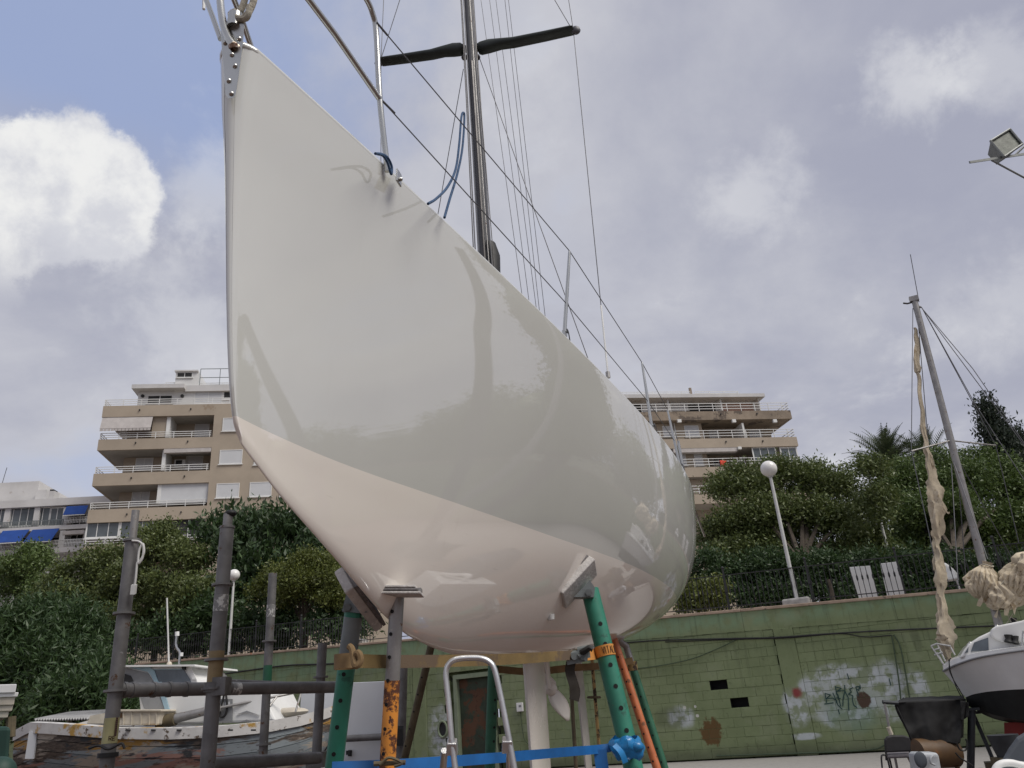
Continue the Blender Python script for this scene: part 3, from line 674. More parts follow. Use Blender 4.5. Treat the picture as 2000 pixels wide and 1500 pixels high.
g = bbox(fl, B, 'window_grille', 'dark', Z1(1562, 888), Z1(1602, 932), .0, .03); frail(fl, g, fl.px(*Z1(1562, 888))[0], fl.px(*Z1(1602, 932))[0], fl.px(*Z1(1602, 932))[1], fl.px(*Z1(1602, 888))[1], .06, 5, 5)
frail(fl, B, fl.px(*Z1(1380, 1032))[0], fl.px(*Z1(1450, 1032))[0], fl.px(*Z1(1400, 1060))[1], fl.px(*Z1(1400, 1030))[1], .3, 2, 1, bars=True)
# penthouse
PO = -3.0
ph = bbox(fl, B, 'penthouse', 'wtrim', Z1(775, 322), Z1(1700, 405), -10, PO, PO)
bbox(fl, B, 'penthouse_roof', 'bwhite', Z1(752, 308), Z1(1040, 325), -10.5, PO+.9, PO); bbox(fl, B, 'penthouse_roof', 'bwhite', Z1(1040, 300), Z1(1700, 322), -10.5, PO+.3, PO)
bbox(fl, B, 'stair_tower', 'wtrim', Z1(983, 218), Z1(1102, 322), -6, PO+.2, PO+.2); bbox(fl, B, 'tower_cap', 'bwhite', Z1(978, 212), Z1(1108, 218), -6.2, PO+.4, PO+.2)
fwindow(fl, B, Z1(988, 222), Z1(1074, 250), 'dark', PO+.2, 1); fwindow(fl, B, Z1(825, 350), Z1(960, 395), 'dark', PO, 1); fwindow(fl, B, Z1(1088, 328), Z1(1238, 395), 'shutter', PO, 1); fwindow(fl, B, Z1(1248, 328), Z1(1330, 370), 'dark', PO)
a, b_ = fl.px(*Z1(1112, 300), PO), fl.px(*Z1(1700, 200), PO); frail(fl, B, a[0], b_[0], a[1], fl.px(*Z1(1112, 202), PO)[1], PO, 2, 1.9, 'bracket'); frail(fl, B, a[0], b_[0], a[1], fl.px(*Z1(1112, 275), PO)[1], PO-.3, 3, 1.1)
a, b_ = fl.px(*Z1(922, 305), PO), fl.px(*Z1(980, 278), PO); frail(fl, B, a[0], b_[0], a[1], b_[1], PO, 3, .8)
for x in (797, 1018):
    uu, zz = fl.px(*Z1(x, 354), PO); mb = MB(); mb.tube([fl.P(uu, zz, PO), fl.P(uu, zz, PO+.15)], .16, 12); mb.build('vent', 'dark', B, True)

# --- right apartment block
Z7 = lambda x, y: (x/5.882+1240, 760+y/5.882)
fr = facade((1450, 880), 74.0, .19)
B = thing('apartment_building', 'brown balconied apartment block with a flat roof railing, right behind the boat', 'building', fr.P(0, 3))
uE = fr.px(*Z7(1870, 610))[0]; uW = fr.px(1060, 900)[0]; DEP, BK = 6.0, -2.6
zr = [(fr.px(*Z7(1200, a))[1], fr.px(*Z7(1200, b_))[1]) for a, b_ in ((250, 345), (560, 664), (885, 992), (1195, 1300))]
uBk = fr.px(*Z7(1560, 500), BK)[0]
mb = MB(); fr.box(mb, uW, uBk, 3, zr[0][0], -14, BK); mb.build('wall', 'tan', B)
for i, (zt, zb) in enumerate(zr):
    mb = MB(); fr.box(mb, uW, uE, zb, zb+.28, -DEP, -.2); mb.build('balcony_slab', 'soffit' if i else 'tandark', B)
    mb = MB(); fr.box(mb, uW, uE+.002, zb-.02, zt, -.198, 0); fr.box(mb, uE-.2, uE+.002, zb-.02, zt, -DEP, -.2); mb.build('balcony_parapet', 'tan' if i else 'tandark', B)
    frail(fr, B, uW, uE-.1, zt, zt+.85, -.06, 3, 1.5); fside_rail(fr, B, uE-.1, -.05, -DEP+.2, zt, zt+.85)
    for px_ in (1050, 1475):
        mb = MB(); uu = fr.px(*Z7(px_, 630))[0]; fr.box(mb, uu-.06, uu+.06, zb+.5, zb+.62, 0, .12); mb.build('drain_spout', 'dark', B)
# flush wall stretch between balconies, on the left
u0 = fr.px(*Z7(815, 450))[0]
for (zt, zb), (zt2, zb2) in zip(zr[:-1], zr[1:]):
    mb = MB(); fr.box(mb, uW, u0, zt2+.0, zb-.02, BK, -.9); mb.build('bay_wall', 'tan', B)
for a, b_ in (((310, 425), (438, 548)), ((560, 420), (748, 548)), ((670, 730), (792, 880)), ((-120, 425), (100, 548)), ((480, 730), (600, 880))): fwindow(fr, B, Z7(*a), Z7(*b_), 'shutter', -.9)
bbox(fr, B, 'partition', 'wtrim', Z7(1258, 378), Z7(1272, 555), BK, -.25)
for a, b_, m_ in (((840, 470), (975, 555), 'shutter'), ((1300, 470), (1460, 555), 'shutter'), ((890, 800), (1030, 880), 'dark')): fwindow(fr, B, Z7(*a), Z7(*b_), m_, BK, 1)
for x in (1135, 1605, 508): bbox(fr, B, 'lamp_box', 'wtrim', Z7(x-24, 352), Z7(x+24, 385), -.1, .15)
bbox(fr, B, 'rolled_awning', 'awn', Z7(440, 682), Z7(1180, 712), -.6, -.02); bbox(fr, B, 'lamp_box', 'wtrim', Z7(1175, 668), Z7(1220, 695), -.1, .2)
fwindow(fr, B, Z7(1335, 668), Z7(1650, 850), 'glass', -.25, 2, .12); fwindow(fr, B, Z7(1655, 668), Z7(1895, 850), 'glass', -.25, 1, .14)
bbox(fr, B, 'pergola_screen', 'bwhite', Z7(1245, 740), Z7(1335, 850), -1.2, -1.1)
# penthouse on the roof
PO = -2.4
bbox(fr, B, 'penthouse', 'wtrim', Z7(-900, 105), Z7(1452, 262), -10, PO-.9, PO); bbox(fr, B, 'penthouse_roof', 'bwhite', Z7(-900, 90), Z7(1472, 106), -10.4, PO+.5, PO)
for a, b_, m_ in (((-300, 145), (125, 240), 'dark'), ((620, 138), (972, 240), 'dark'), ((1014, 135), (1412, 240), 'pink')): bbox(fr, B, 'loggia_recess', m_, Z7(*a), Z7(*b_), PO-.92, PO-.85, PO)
for a, b_ in (((135, 145), (365, 245)), ((405, 145), (615, 245))): fwindow(fr, B, Z7(*a), Z7(*b_), 'shutter', PO-.85, 1)
for a, b_ in (((972, 106), (1014, 245)), ((1412, 106), (1452, 245)), ((365, 106), (405, 245))): bbox(fr, B, 'pillar', 'wtrim', Z7(*a), Z7(*b_), PO-.85, PO, PO)
a = fr.px(*Z7(0, 90), PO); b_ = fr.px(*Z7(635, 30), PO); frail(fr, B, uW, b_[0], a[1], b_[1], PO, 3, 1.6)
a = fr.px(*Z7(700, 90), PO); b_ = fr.px(*Z7(1185, 26), PO); frail(fr, B, a[0], b_[0], a[1], b_[1], PO, 3, 1.6); fside_rail(fr, B, b_[0], PO, PO-4, a[1], b_[1])
a = fr.px(*Z7(655, 95), PO); mb = MB(); fr.box(mb, a[0]-.12, a[0]+.12, a[1], a[1]+1.1, PO-.2, PO); mb.build('chimney', 'tandark', B)
tube('drainpipe', [fr.P(fr.px(*Z7(508, 500))[0], zr[1][0]+.1, -.86), fr.P(fr.px(*Z7(508, 500))[0], zr[0][1], -.86)], .06, 'wtrim', B, 8)
# red cloth on the balcony rail
(u0, z1), (u1, z0) = fr.px(*Z7(970, 822)), fr.px(*Z7(1056, 884)); mb = MB()
mb.grid([[fr.P(u0+(u1-u0)*i/8, z0+(z1-z0)*j/4, .06+.03*math.sin(i*1.7)) for j in range(5)] for i in range(9)])
o = mb.build('red_cloth', 'red', None, True); o.modifiers.new('s', 'SOLIDIFY').thickness = .02
tag(o, 'small red cloth hanging on a balcony railing of the right apartment block', 'cloth')

# --- far left white block with blue awnings
ZL = lambda x, y: (x/7.895, 930+y/7.895)
ff = facade((100, 1000), 74.0, .10)
B = thing('apartment_building', 'white apartment block with blue awnings at the far left', 'building', ff.P(0, 3))
u0 = ff.px(-160, 1000)[0]; uE = ff.px(*ZL(1340, 700))[0]
U = lambda x, y=700: ff.px(*ZL(x, y))[0]
Zz = lambda y, x=650: ff.px(*ZL(x, y))[1]
mb = MB(); ff.box(mb, u0, uE, 3, Zz(460), -12, -1.2); mb.build('wall', 'bwhite', B)
mb = MB(); ff.box(mb, u0, uE+2.0, Zz(462), Zz(352), -12, 0.0); mb.build('roof_parapet', 'bwhite', B)
for a, b_ in ((775, 838), (1110, 1190), (1420, 1500)):
    mb = MB(); ff.box(mb, u0, uE, Zz(b_), Zz(a), -1.2, 0); mb.build('floor_band', 'bwhite', B)
for x0, x1, nb in ((-600, -380, 2), (-360, -60, 3), (-40, 60, 1), (110, 520, 3), (555, 760, 1), (780, 975, 1)): fwindow(ff, B, ZL(x0, 485), ZL(x1, 770), 'glass', -.5, nb, .12)
for x in (85, 538, 985): bbox(ff, B, 'pillar', 'bwhite', ZL(x-15, 470), ZL(x+18, 775), -1.2, -.2)
bbox(ff, B, 'pillar', 'bwhite', ZL(925, 838), ZL(965, 1110), -1.2, -.05); bbox(ff, B, 'pillar', 'bwhite', ZL(1300, 838), ZL(1335, 1110), -1.2, -.05)
frail(ff, B, u0, U(975), Zz(768), Zz(682), -.04, 1, .3, 'bracket', bars=True); frail(ff, B, U(990), uE, Zz(745), Zz(655), -.04, 2, .3, bars=True)
frail(ff, B, u0, uE, Zz(1106), Zz(1000), -.04, 2, .3, bars=True)
for a, b_ in (((1040, 600), (1330, 745)), ((40, 960), (440, 1106)), ((480, 960), (910, 1106)), ((1005, 880), (1280, 1000))): fwindow(ff, B, ZL(*a), ZL(*b_), 'dark', -1.19, 2)
def awning(B, xa, xb, ya, yb, out):
    u0, u1 = U(xa, ya), U(xb, ya); z1, z0 = Zz(ya, xa), ff.px(*ZL(xa, yb), out)[1]; mb = MB()
    mb.hexa([ff.P(u0, z0, out), ff.P(u1, z0, out), ff.P(u1, z0+.04, out+.03), ff.P(u0, z0+.04, out+.03), ff.P(u0, z1-.05, .02), ff.P(u1, z1-.05, .02), ff.P(u1, z1, .04), ff.P(u0, z1, .04)])
    a = mb.build('awning', 'awnblue', B); mb = MB(); ff.box(mb, u0, u1, z0-.07, z0-.002, out-.03, out+.04); mb.build('front_bar', 'wtrim', a)
awning(B, 1030, 1362, 468, 600, .5); awning(B, 48, 455, 845, 1030, 1.3); awning(B, 505, 915, 828, 1015, 1.3); awning(B, -420, -20, 850, 1040, 1.3)
bbox(ff, B, 'rolled_awning', 'awn', ZL(970, 845), ZL(1290, 885), -.4, 0)
bbox(ff, B, 'roof_house', 'bwhite', ZL(-700, 140), ZL(560, 365), -9, -2, -2); bbox(ff, B, 'roof_house_wing', 'bwhite', ZL(560, 215), ZL(700, 365), -9, -1.5, -1.5)
ch = bbox(ff, B, 'chimney', 'bwhite', ZL(718, 205), ZL(778, 352), -1.6, -.6); bbox(ff, ch, 'chimney_cap', 'dark', ZL(720, 176), ZL(776, 204), -1.5, -.7)
a = ff.px(*ZL(25, 140), -3); tube('aerial', [ff.P(a[0], a[1], -3), ff.P(a[0]+.2, a[1]+1.9, -3)], .03, 'wire', B, 6)

# ================================================================== TREES
def set_tint(me, nf, tints):
    at = me.attributes.new('tint', 'FLOAT', 'FACE'); at.data.foreach_set('value', np.asarray(tints, dtype=np.float32))
def leaves(centres, radii, n, size, asp=.42, shell=.35, up=.35, fold=True, droop=0.0, seed=1, clump=0, volp=.72):
    """leaf blades (two-triangle folded diamonds) scattered through ellipsoids"""
    r = np.random.default_rng(seed); cs = np.asarray(centres, float); rs = np.asarray(radii, float)
    if rs.ndim == 1: rs = np.stack([rs, rs, rs*.85], 1)
    vol = (rs.prod(1))**volp; idx = r.choice(len(cs), n, p=vol/vol.sum())
    d = r.normal(size=(n, 3)); d /= np.linalg.norm(d, axis=1)[:, None]
    rad = r.random(n)**shell; pts = cs[idx]+d*rs[idx]*rad[:, None]
    pts += (r.normal(size=(n, 3))*rs[idx]*.09)
    if clump:
        k = max(8, n//clump); seeds = pts[:k]; j = r.integers(0, k, n); pts = seeds[j]+r.normal(size=(n, 3))*size*1.25
    ax = d*.7+r.normal(size=(n, 3))*.8+np.array([0, 0, up-droop]); ax /= np.linalg.norm(ax, axis=1)[:, None]
    sd_ = np.cross(ax, r.normal(size=(n, 3))); sd_ /= np.linalg.norm(sd_, axis=1)[:, None]; nn = np.cross(ax, sd_)
    s = size*(.6+.8*r.random(n))[:, None]
    a = pts; c = pts+ax*s; mid = pts+ax*s*.45
    b_ = mid+sd_*s*asp*.5+nn*s*.06; e = mid-sd_*s*asp*.5+nn*s*.06
    V = np.stack([a, b_, c, e], 1).reshape(-1, 3); Fs = np.arange(n*4).reshape(n, 4)
    tint = np.clip(r.beta(2, 2.2, n)*.62+.38*r.random(len(cs))[idx], 0, 1)
    return V, Fs, tint
def leaf_obj(name, V, Fs, tint, m, parent=None):
    me = bpy.data.meshes.new(name); me.vertices.add(len(V)); me.vertices.foreach_set('co', V.astype(np.float32).ravel())
    k = Fs.shape[1]; me.loops.add(Fs.size); me.loops.foreach_set('vertex_index', Fs.astype(np.int32).ravel())
    me.polygons.add(len(Fs)); me.polygons.foreach_set('loop_start', np.arange(0, Fs.size, k, dtype=np.int32))
    me.update(calc_edges=True); me.validate(); set_tint(me, len(Fs), tint); me.materials.append(M[m])
    o = bpy.data.objects.new(name, me); COL.objects.link(o); return adopt(o, parent)
def tree(label, base, blobs, n, size, m, cat='tree', name='leafy_tree', group='trees on the promenade', trunk_r=.16, seed=3, asp=.42, shell=.38, clump=14, up=.35, droop=0, limbs=True):
    """blobs: (px, py, Y, radius in photo pixels)"""
    cs, rs = [], []
    for (px_, py_, Y, rp) in blobs:
        P = AY(px_, py_, Y); d = (P-C0)@FW; cs.append(P); r_ = rp*d/F; rs.append((r_, r_, r_*.85))
    rt = np.random.default_rng(seed*7+1); big_ = cs; cs = []; rb_ = rs; rs = []
    for P, q in zip(big_, rb_):
        for k in range(9):
            v = rt.normal(size=3); v /= np.linalg.norm(v); v[2] = abs(v[2])*.9-.25*rt.random(); f_ = rt.uniform(.30, .46); cs.append(P+v*q[0]*.70); rs.append((q[0]*f_*1.15, q[0]*f_*1.15, q[0]*f_*.8))
    T = thing(name, label, cat, base, group)
    V, Fs, tint = leaves(cs, rs, n, size, asp, shell, up, seed=seed, clump=clump, droop=droop); leaf_obj('crown', V, Fs, tint, m, T)
    cs = big_; c = np.mean(cs, 0); base = np.asarray(base, float); mid = lerp(base, c, .45)+np.array([.15, 0, 0])
    tube('trunk', curve([base, mid, c] if limbs else [base, base+np.array([.1, 0, .5]), base+np.array([.1, 0, 1.0])], 5), [trunk_r*(1-.5*i/10) for i in range(11)], 'bark', T, 8)
    for k in range(min(5, len(cs)) if limbs else 0):
        tube('limb', curve([lerp(base, c, .5), lerp(lerp(base, c, .6), cs[k], .5)+np.array([0, 0, .2]), cs[k]], 4), [trunk_r*.5*(1-.09*i) for i in range(9)], 'bark', T, 6)
    return T
def wbase(px_, py_, out):
    q0 = wpx(px_, py_, out)[0]; return wq(q0, ztop(q0)-.12, out)
# left promenade trees (the wall runs away to the left, so they stand further off); depth given as metres behind the wall
def yw(px_, off): return float(PL(px_, 1290, W0, WN)[1])+off
def lb(*bl): return [(x, y, yw(x, o), rp) for x, y, o, rp in bl]
tree('broad mid green tree behind the first scaffold pole on the left', wbase(300, 1290, -4.5), lb((300, 1075, 4, 55), (245, 1095, 4.5, 48), (355, 1100, 4, 52), (260, 1150, 4, 62), (330, 1165, 3.6, 70), (395, 1150, 3.6, 48), (285, 1048, 4.2, 30), (215, 1150, 4.5, 50), (375, 1195, 3.4, 45), (250, 1205, 3.8, 55), (320, 1040, 4.2, 24)), 46000, .17, 'leaf_olive', seed=11)
tree('bushy green tree at the far left edge under the blue awnings', wbase(40, 1310, -4.0), lb((55, 1110, 4, 48), (15, 1125, 4.4, 45), (90, 1150, 4, 40), (30, 1170, 4, 60), (85, 1200, 4, 55), (20, 1230, 4, 60), (60, 1085, 4.2, 28)), 26000, .17, 'leaf_mid', seed=12)
tree('loose olive green tree between the far left tree and the first scaffold pole', wbase(150, 1300, -3.5), lb((150, 1120, 3.6, 40), (190, 1105, 3.8, 42), (120, 1160, 3.4, 42), (170, 1165, 3.4, 55), (210, 1185, 3.2, 45), (150, 1220, 3.2, 55), (200, 1235, 3, 45)), 24000, .17, 'leaf_olive', seed=16)
tree('dark glossy rubber tree with upright leaf tips between the scaffold poles and the hull', wbase(520, 1275, -6.5), lb((420, 1050, 6.5, 34), (450, 1030, 6.5, 26), (480, 1050, 6.5, 40), (520, 1035, 6.5, 34), (560, 1050, 6.5, 44), (600, 1045, 6.5, 38), (625, 1085, 6.2, 40), (470, 1100, 6.2, 55), (560, 1110, 6, 62), (640, 1130, 6, 45), (490, 1170, 6, 66), (590, 1180, 6, 66), (512, 1012, 6.5, 14), (572, 1016, 6.5, 14), (428, 1022, 6.5, 14)), 17000, .34, 'leaf_dark', name='rubber_tree', seed=13, asp=.34, shell=.3, clump=9, up=1.1)
tree('yellow green young tree in front of the dark rubber tree, left of the green stand', wbase(590, 1270, -2.4), lb((560, 1130, 2.2, 46), (610, 1112, 2.2, 46), (645, 1138, 2.2, 38), (528, 1155, 2.2, 36), (590, 1160, 2, 56), (640, 1178, 2, 38)), 26000, .13, 'leaf_yellow', seed=14)
tree('dark shrubby tree behind the railing at the lower left, below the broad tree', wbase(420, 1285, -3.6), lb((420, 1215, 2.6, 55), (340, 1245, 2.6, 50), (480, 1235, 2.6, 50), (560, 1235, 2.6, 48), (640, 1230, 2.6, 46), (270, 1255, 2.6, 42), (220, 1260, 2.6, 36), (380, 1265, 3, 40), (460, 1262, 3, 40), (540, 1255, 3, 40), (690, 1225, 3, 40)), 24000, .2, 'leaf_dark', seed=15, trunk_r=.1)
# oleander thicket growing in front of the left end of the wall
def thicket(label, base, blobs, n, size, m, seed, asp=.2):
    cs, rs = [], []
    for (px_, py_, Y, rp) in blobs:
        P = AY(px_, py_, Y); d = (P-C0)@FW; rt = np.random.default_rng(seed+int(px_)); cs.append(P); rs.append((rp*d/F*.5,)*3)
        for k in range(8):
            v = rt.normal(size=3); v /= np.linalg.norm(v); cs.append(P+v*rp*d/F*.68); rs.append((rp*d/F*rt.uniform(.24, .42),)*3)
    T = thing('oleander_bush', label, 'bush', base, 'oleander bushes at the left')
    V, Fs, tint = leaves(cs, rs, n, size, asp, .5, .5, seed=seed, clump=12); leaf_obj('foliage', V, Fs, tint, m, T)
    for k in range(4): tube('stem', curve([np.asarray(base)+np.array([.2*k-.3, 0, 0]), lerp(base, cs[k % len(cs)], .6)+np.array([.2*k-.3, 0, 0]), cs[k % len(cs)]], 4), .04, 'bark', T, 6)
thicket('tall dark oleander thicket at the left, above the white hull fragment', (-12.2, 21.5, 0), [(30, 1230, 21, 62), (95, 1235, 21, 60), (20, 1300, 20.5, 70), (85, 1310, 20.5, 75), (50, 1375, 20, 66)], 34000, .19, 'leaf_dark', 21)
thicket('oleander thicket with long narrow leaves left of the first scaffold pole', (-9.6, 20.5, 0), [(145, 1245, 20.5, 50), (150, 1310, 19.5, 62), (135, 1370, 19, 55), (195, 1345, 19.5, 38), (115, 1270, 20, 60)], 30000, .19, 'leaf_dark', 22)
thicket('sunlit oleander clump rising just behind the old wooden boat', (-7.9, 18, 0), [(185, 1375, 17.5, 40), (145, 1385, 17.5, 40), (232, 1385, 17.5, 30), (105, 1380, 17.5, 40), (195, 1335, 18, 34)], 14000, .19, 'leaf_dark', 23)
# right promenade trees
tree('large leafy tree behind the right globe lamp', wbase(1550, 1170, -4.0), [(1430, 965, 31, 62), (1500, 950, 31, 60), (1570, 950, 31, 62), (1640, 965, 30.5, 60), (1690, 1010, 30, 48), (1470, 1030, 30.5, 80), (1560, 1040, 30.5, 90), (1640, 1050, 30, 75), (1410, 1050, 31, 55), (1690, 1060, 30, 40), (1480, 1090, 30, 55), (1590, 1105, 30, 55), (1430, 1095, 30, 50), (1530, 1100, 30, 50), (1640, 1095, 30, 55), (1720, 1095, 30, 50), (1440, 930, 31, 30), (1520, 920, 31, 28), (1600, 925, 31, 28), (1700, 925, 27.8, 40), (1712, 975, 27.8, 38), (1722, 1012, 27.8, 26)], 105000, .135, 'leaf_olive', seed=31, trunk_r=.2)
tree('wide dark green tree behind the small sailboat mast', wbase(1830, 1150, -5.0), [(1770, 975, 33, 70), (1850, 960, 33, 80), (1930, 960, 32.5, 75), (1990, 975, 32, 60), (1790, 1040, 32, 80), (1880, 1050, 32, 90), (1970, 1050, 31.5, 80), (1830, 1100, 31.5, 70), (1750, 1085, 32, 55), (1930, 1100, 31.5, 60), (2060, 1000, 32, 80), (1850, 1005, 31, 55), (1920, 1020, 31, 55), (1800, 1000, 31, 50), (1990, 1030, 31, 55), (1760, 920, 33, 30), (1830, 905, 33, 30), (1900, 900, 33, 34), (1960, 915, 32, 30)], 105000, .145, 'leaf_mid', seed=32, trunk_r=.2)
tree('low dark growth under the right trees just behind the railing', wbase(1620, 1165, -2.6), lb2 if False else [(x, y, float(PL(x, 1170, W0, WN)[1])+o, 46) for x in range(1380, 2080, 56) for y, o in ((1112, 5.0), (1148, 5.0), (1176, 4.6))], 80000, .13, 'leaf_dark', 'hedge', 'hedge', 'hedges behind the railing', .1, 33, limbs=False)
tree('small rounded yellowish shrub behind the railing beside the stern of the big hull', wbase(1385, 1190, -1.2), [(1370, 1170, 26.2, 34), (1395, 1165, 26, 30), (1345, 1178, 26.5, 26)], 5000, .14, 'leaf_yellow', 'shrub', 'shrub', 'shrubs behind the railing', .04, 34)
# cypress
def cypress(label, px_, ytop, ybot, Y, wpx_, seed):
    top = AY(px_, ytop, Y); d = (top-C0)@FW; bot = np.array([top[0], top[1], 3.2]); h = top[2]-bot[2]
    cs = [bot+np.array([0, 0, h*(.12+.88*i/13)]) for i in range(14)]; rs = []
    for i in range(14):
        t_ = i/13; r_ = wpx_*d/F*(1-t_)**.62*(.35+.65*min(1, t_*4))+.16; rs.append((r_, r_, h/13*.75))
    T = thing('cypress_tree', label, 'tree', bot, 'cypresses behind the right trees')
    V, Fs, tint = leaves(cs, rs, 34000, .24, .4, .5, 1.6, seed=seed, clump=10, volp=.35); leaf_obj('crown', V, Fs, tint, 'leaf_blue', T); tube('trunk', [bot, lerp(bot, top, .9)], [.2, .05], 'bark', T, 8)
cypress('tall dark cypress at the right edge, the higher of the two', 1930, 802, 1000, 44, 42, 41)
cypress('dark cypress cut by the right edge, the lower of the two', 1985, 858, 1000, 45, 52, 42)
# palms
def palm(label, px_, py_, Y, R, seed, n=34):
    r = np.random.default_rng(seed); c = AY(px_, py_, Y); b_ = np.array([c[0], c[1], 3.3]); T = thing('palm_tree', label, 'palm', b_, 'palms behind the right trees')
    tube('trunk', [b_, lerp(b_, c, .5), c], [.3, .26, .28], 'palmbark', T, 10)
    for k in range(n):
        az = r.random()*2*math.pi; el = r.uniform(-.2, 1.5); L = R*r.uniform(.8, 1.1); P = []; p = c.copy(); e = el
        for i in range(9):
            P.append(p.copy()); p = p+L/8*np.array([math.cos(az)*math.cos(e), math.sin(az)*math.cos(e), math.sin(e)]); e -= .05+.028*i*(1.2-el*.55)
        mb = MB(); mb.tube(P, [.03*(1-.1*i) for i in range(9)], 4)
        for i in range(1, 8):
            for h_ in (0, .33, .66):
                q = lerp(P[i], P[i+1], h_); t_ = nrm(P[i+1]-P[i]); sd_ = nrm(np.cross(t_, (0, 0, 1))); up_ = np.cross(sd_, t_)
                ln = .62*R/2.6*math.sin(math.pi*min(.97, (i+h_)/8.6+.12))
                for sg in (1, -1):
                    tip = q+(sd_*sg*.72+t_*.62+up_*.22-np.array([0, 0, .12]))*ln; mb.add([q-t_*.04, q+t_*.04, tip], [(0, 1, 2)])
        o = mb.build('frond', 'leaf_palm', T, recalc=False); set_tint(o.data, len(o.data.polygons), r.random(len(o.data.polygons)))
palm('feathery palm showing above the trees left of the small boat mast', 1735, 910, 40, 2.5, 51, 60)
palm('palm fronds peeking over the trees just behind the tattered sail', 1815, 912, 41, 2.6, 52, 44)
palm('lower palm fronds drooping behind the railing right of the white boards', 1860, 1085, 31, 1.9, 53, 26)
#@@BOAT@@
# ================================================================== THE YACHT
HS = .22
AX = nrm((HS, 1, 0)); PT = np.array([AX[1], -AX[0], 0]); BOW = np.array([-.871, 1.982, 3.7])
def W(s, y, z): return np.array([BOW[0]+AX[0]*s+PT[0]*y, BOW[1]+AX[1]*s+PT[1]*y, z])
def PY(x, y, off=0.0): return PL(x, y, W(0, off, 0), PT)            # point on a fore-and-aft plane
def sy(P): v = np.asarray(P)-np.array([BOW[0], BOW[1], 0]); return float(v@AX), float(v@PT)
LOA = 8.2
def zsheer(s): t = s/8.2; return 3.7-.85*t+.68*t*t
def bsheer(s): return .337693*s-.019855*s**2+.001337*s**3-.000249*s**4
PROF = [(.171, 2.375), (.213, 2.315), (.288, 2.273), (.398, 2.219), (.639, 2.131), (.793, 2.075), (.962, 2.01), (1.245, 1.915), (1.579, 1.852), (2.3, 1.81), (3.4, 1.83), (4.5, 1.90), (5.9, 2.04), (7.2, 2.27), (8.2, 2.52)]
def zkeel(s): return pchip([q[0] for q in PROF], [q[1] for q in PROF], s)
def full_(s): return pchip([0, 1, 2.5, 4.1, 5.9, 8.2], [1.2, 1.3, 1.5, 2.0, 2.4, 2.7], s)
def nose_r(z): return pchip([2.0, 2.4, 2.8, 3.2, 3.55, 3.7], [.006, .008, .012, .022, .045, .06], z)
def stem_s(z): return pchip([2.2, 2.315, 2.375, 2.526, 2.72, 2.98, 3.26, 3.477, 3.7], [.26, .213, .171, .131, .1, .068, .037, .011, 0], z)
def hpoint(t, th, nose=1.0):
    k = 2/full_(t); zk = zkeel(max(t, .213)); y0 = math.sin(th)**k; c = max(0, math.cos(th))**k
    tt = max(t, .213); ss = tt-.213*max(0, (1-(tt-.213)/1.8))**2; zz = zsheer(ss); z = zz-(zz-zk)*c
    st = stem_s(z); s = st if tt == .213 else tt+(st-.213)*max(0, 1-(tt-.213)/1.8)**2
    y = bsheer(max(ss, 0))*y0; x = max(0, s-st); r = nose_r(z)
    if nose < 1.0: x = r*(1-math.cos(nose*math.pi/2)); y = 0; s = st+x; 
    y += r*math.sqrt(max(0, 1-(1-min(x/r, 1))**2))*min(1, th*6)
    return s, y, z
TS = [(.213, v) for v in (0, .33, .66)]+[(.213+(LOA-.213)*u**1.7, 1.0) for u in np.linspace(.0, 1, 90)[1:]]
TH = np.concatenate([np.linspace(0, .35, 12)[:-1], np.linspace(.35, math.pi/2, 44)])
yacht = thing('racing_sailboat', 'large glossy grey and white racing sailboat propped up bow first in the middle', 'sailboat', W(4, 0, .1))
port = [[hpoint(t, th, nz) for th in TH] for t, nz in TS]
mb = MB(); G1 = [[W(*q) for q in row] for row in port]; G2 = [[W(q[0], -q[1], q[2]) for q in row] for row in port]
full_grid = [list(reversed(b_))+a[1:] for a, b_ in zip(G1, G2)]
mb.grid(full_grid)
# transom
last = full_grid[-1]; n0 = len(mb.V); mid = (last[0]+last[-1])/2; mb.add(last+[mid], [(i, i+1, len(last)) for i in range(len(last)-1)])
M['hull'] = hull_mat()
hull = mb.build('hull', 'hull', yacht, True)
import bmesh
bm = bmesh.new(); bm.from_mesh(hull.data); bmesh.ops.remove_doubles(bm, verts=bm.verts, dist=.0004); bmesh.ops.recalc_face_normals(bm, faces=bm.faces); bm.to_mesh(hull.data); bm.free()
# deck with camber, rounded gunwale
ss_ = np.linspace(.05, LOA-.01, 60); D = []
for s in ss_:
    b_ = bsheer(s)+nose_r(zsheer(s))*.9; D.append([W(s, b_*v, zsheer(s)-.012+.05*(1-v*v)*min(1, b_)) for v in np.linspace(-1, 1, 11)])
MB().grid(D).build('deck', 'deck', yacht, True)
for sg in (1, -1):
    P = [W(*(lambda q: (q[0], sg*max(.0, q[1]-.0165), q[2]+.001))(hpoint(t, math.pi/2, nz))) for t, nz in TS]
    MB().tube(P, .017, 10).build('gunwale', 'hull', yacht, True)
# cabin house and cockpit coaming on deck (low, mostly hidden from below)
P = [[W(2.2+2.6*i/8, (.42+.12*math.sin(i/8*math.pi))*math.cos(a), zsheer(3.5)+.02+.22*math.sin(a)*min(1, i/2+.15)) for a in np.linspace(0, math.pi, 11)] for i in range(9)]
mb = MB(); mb.grid(P); mb.build('coachroof', 'deck', yacht, True)
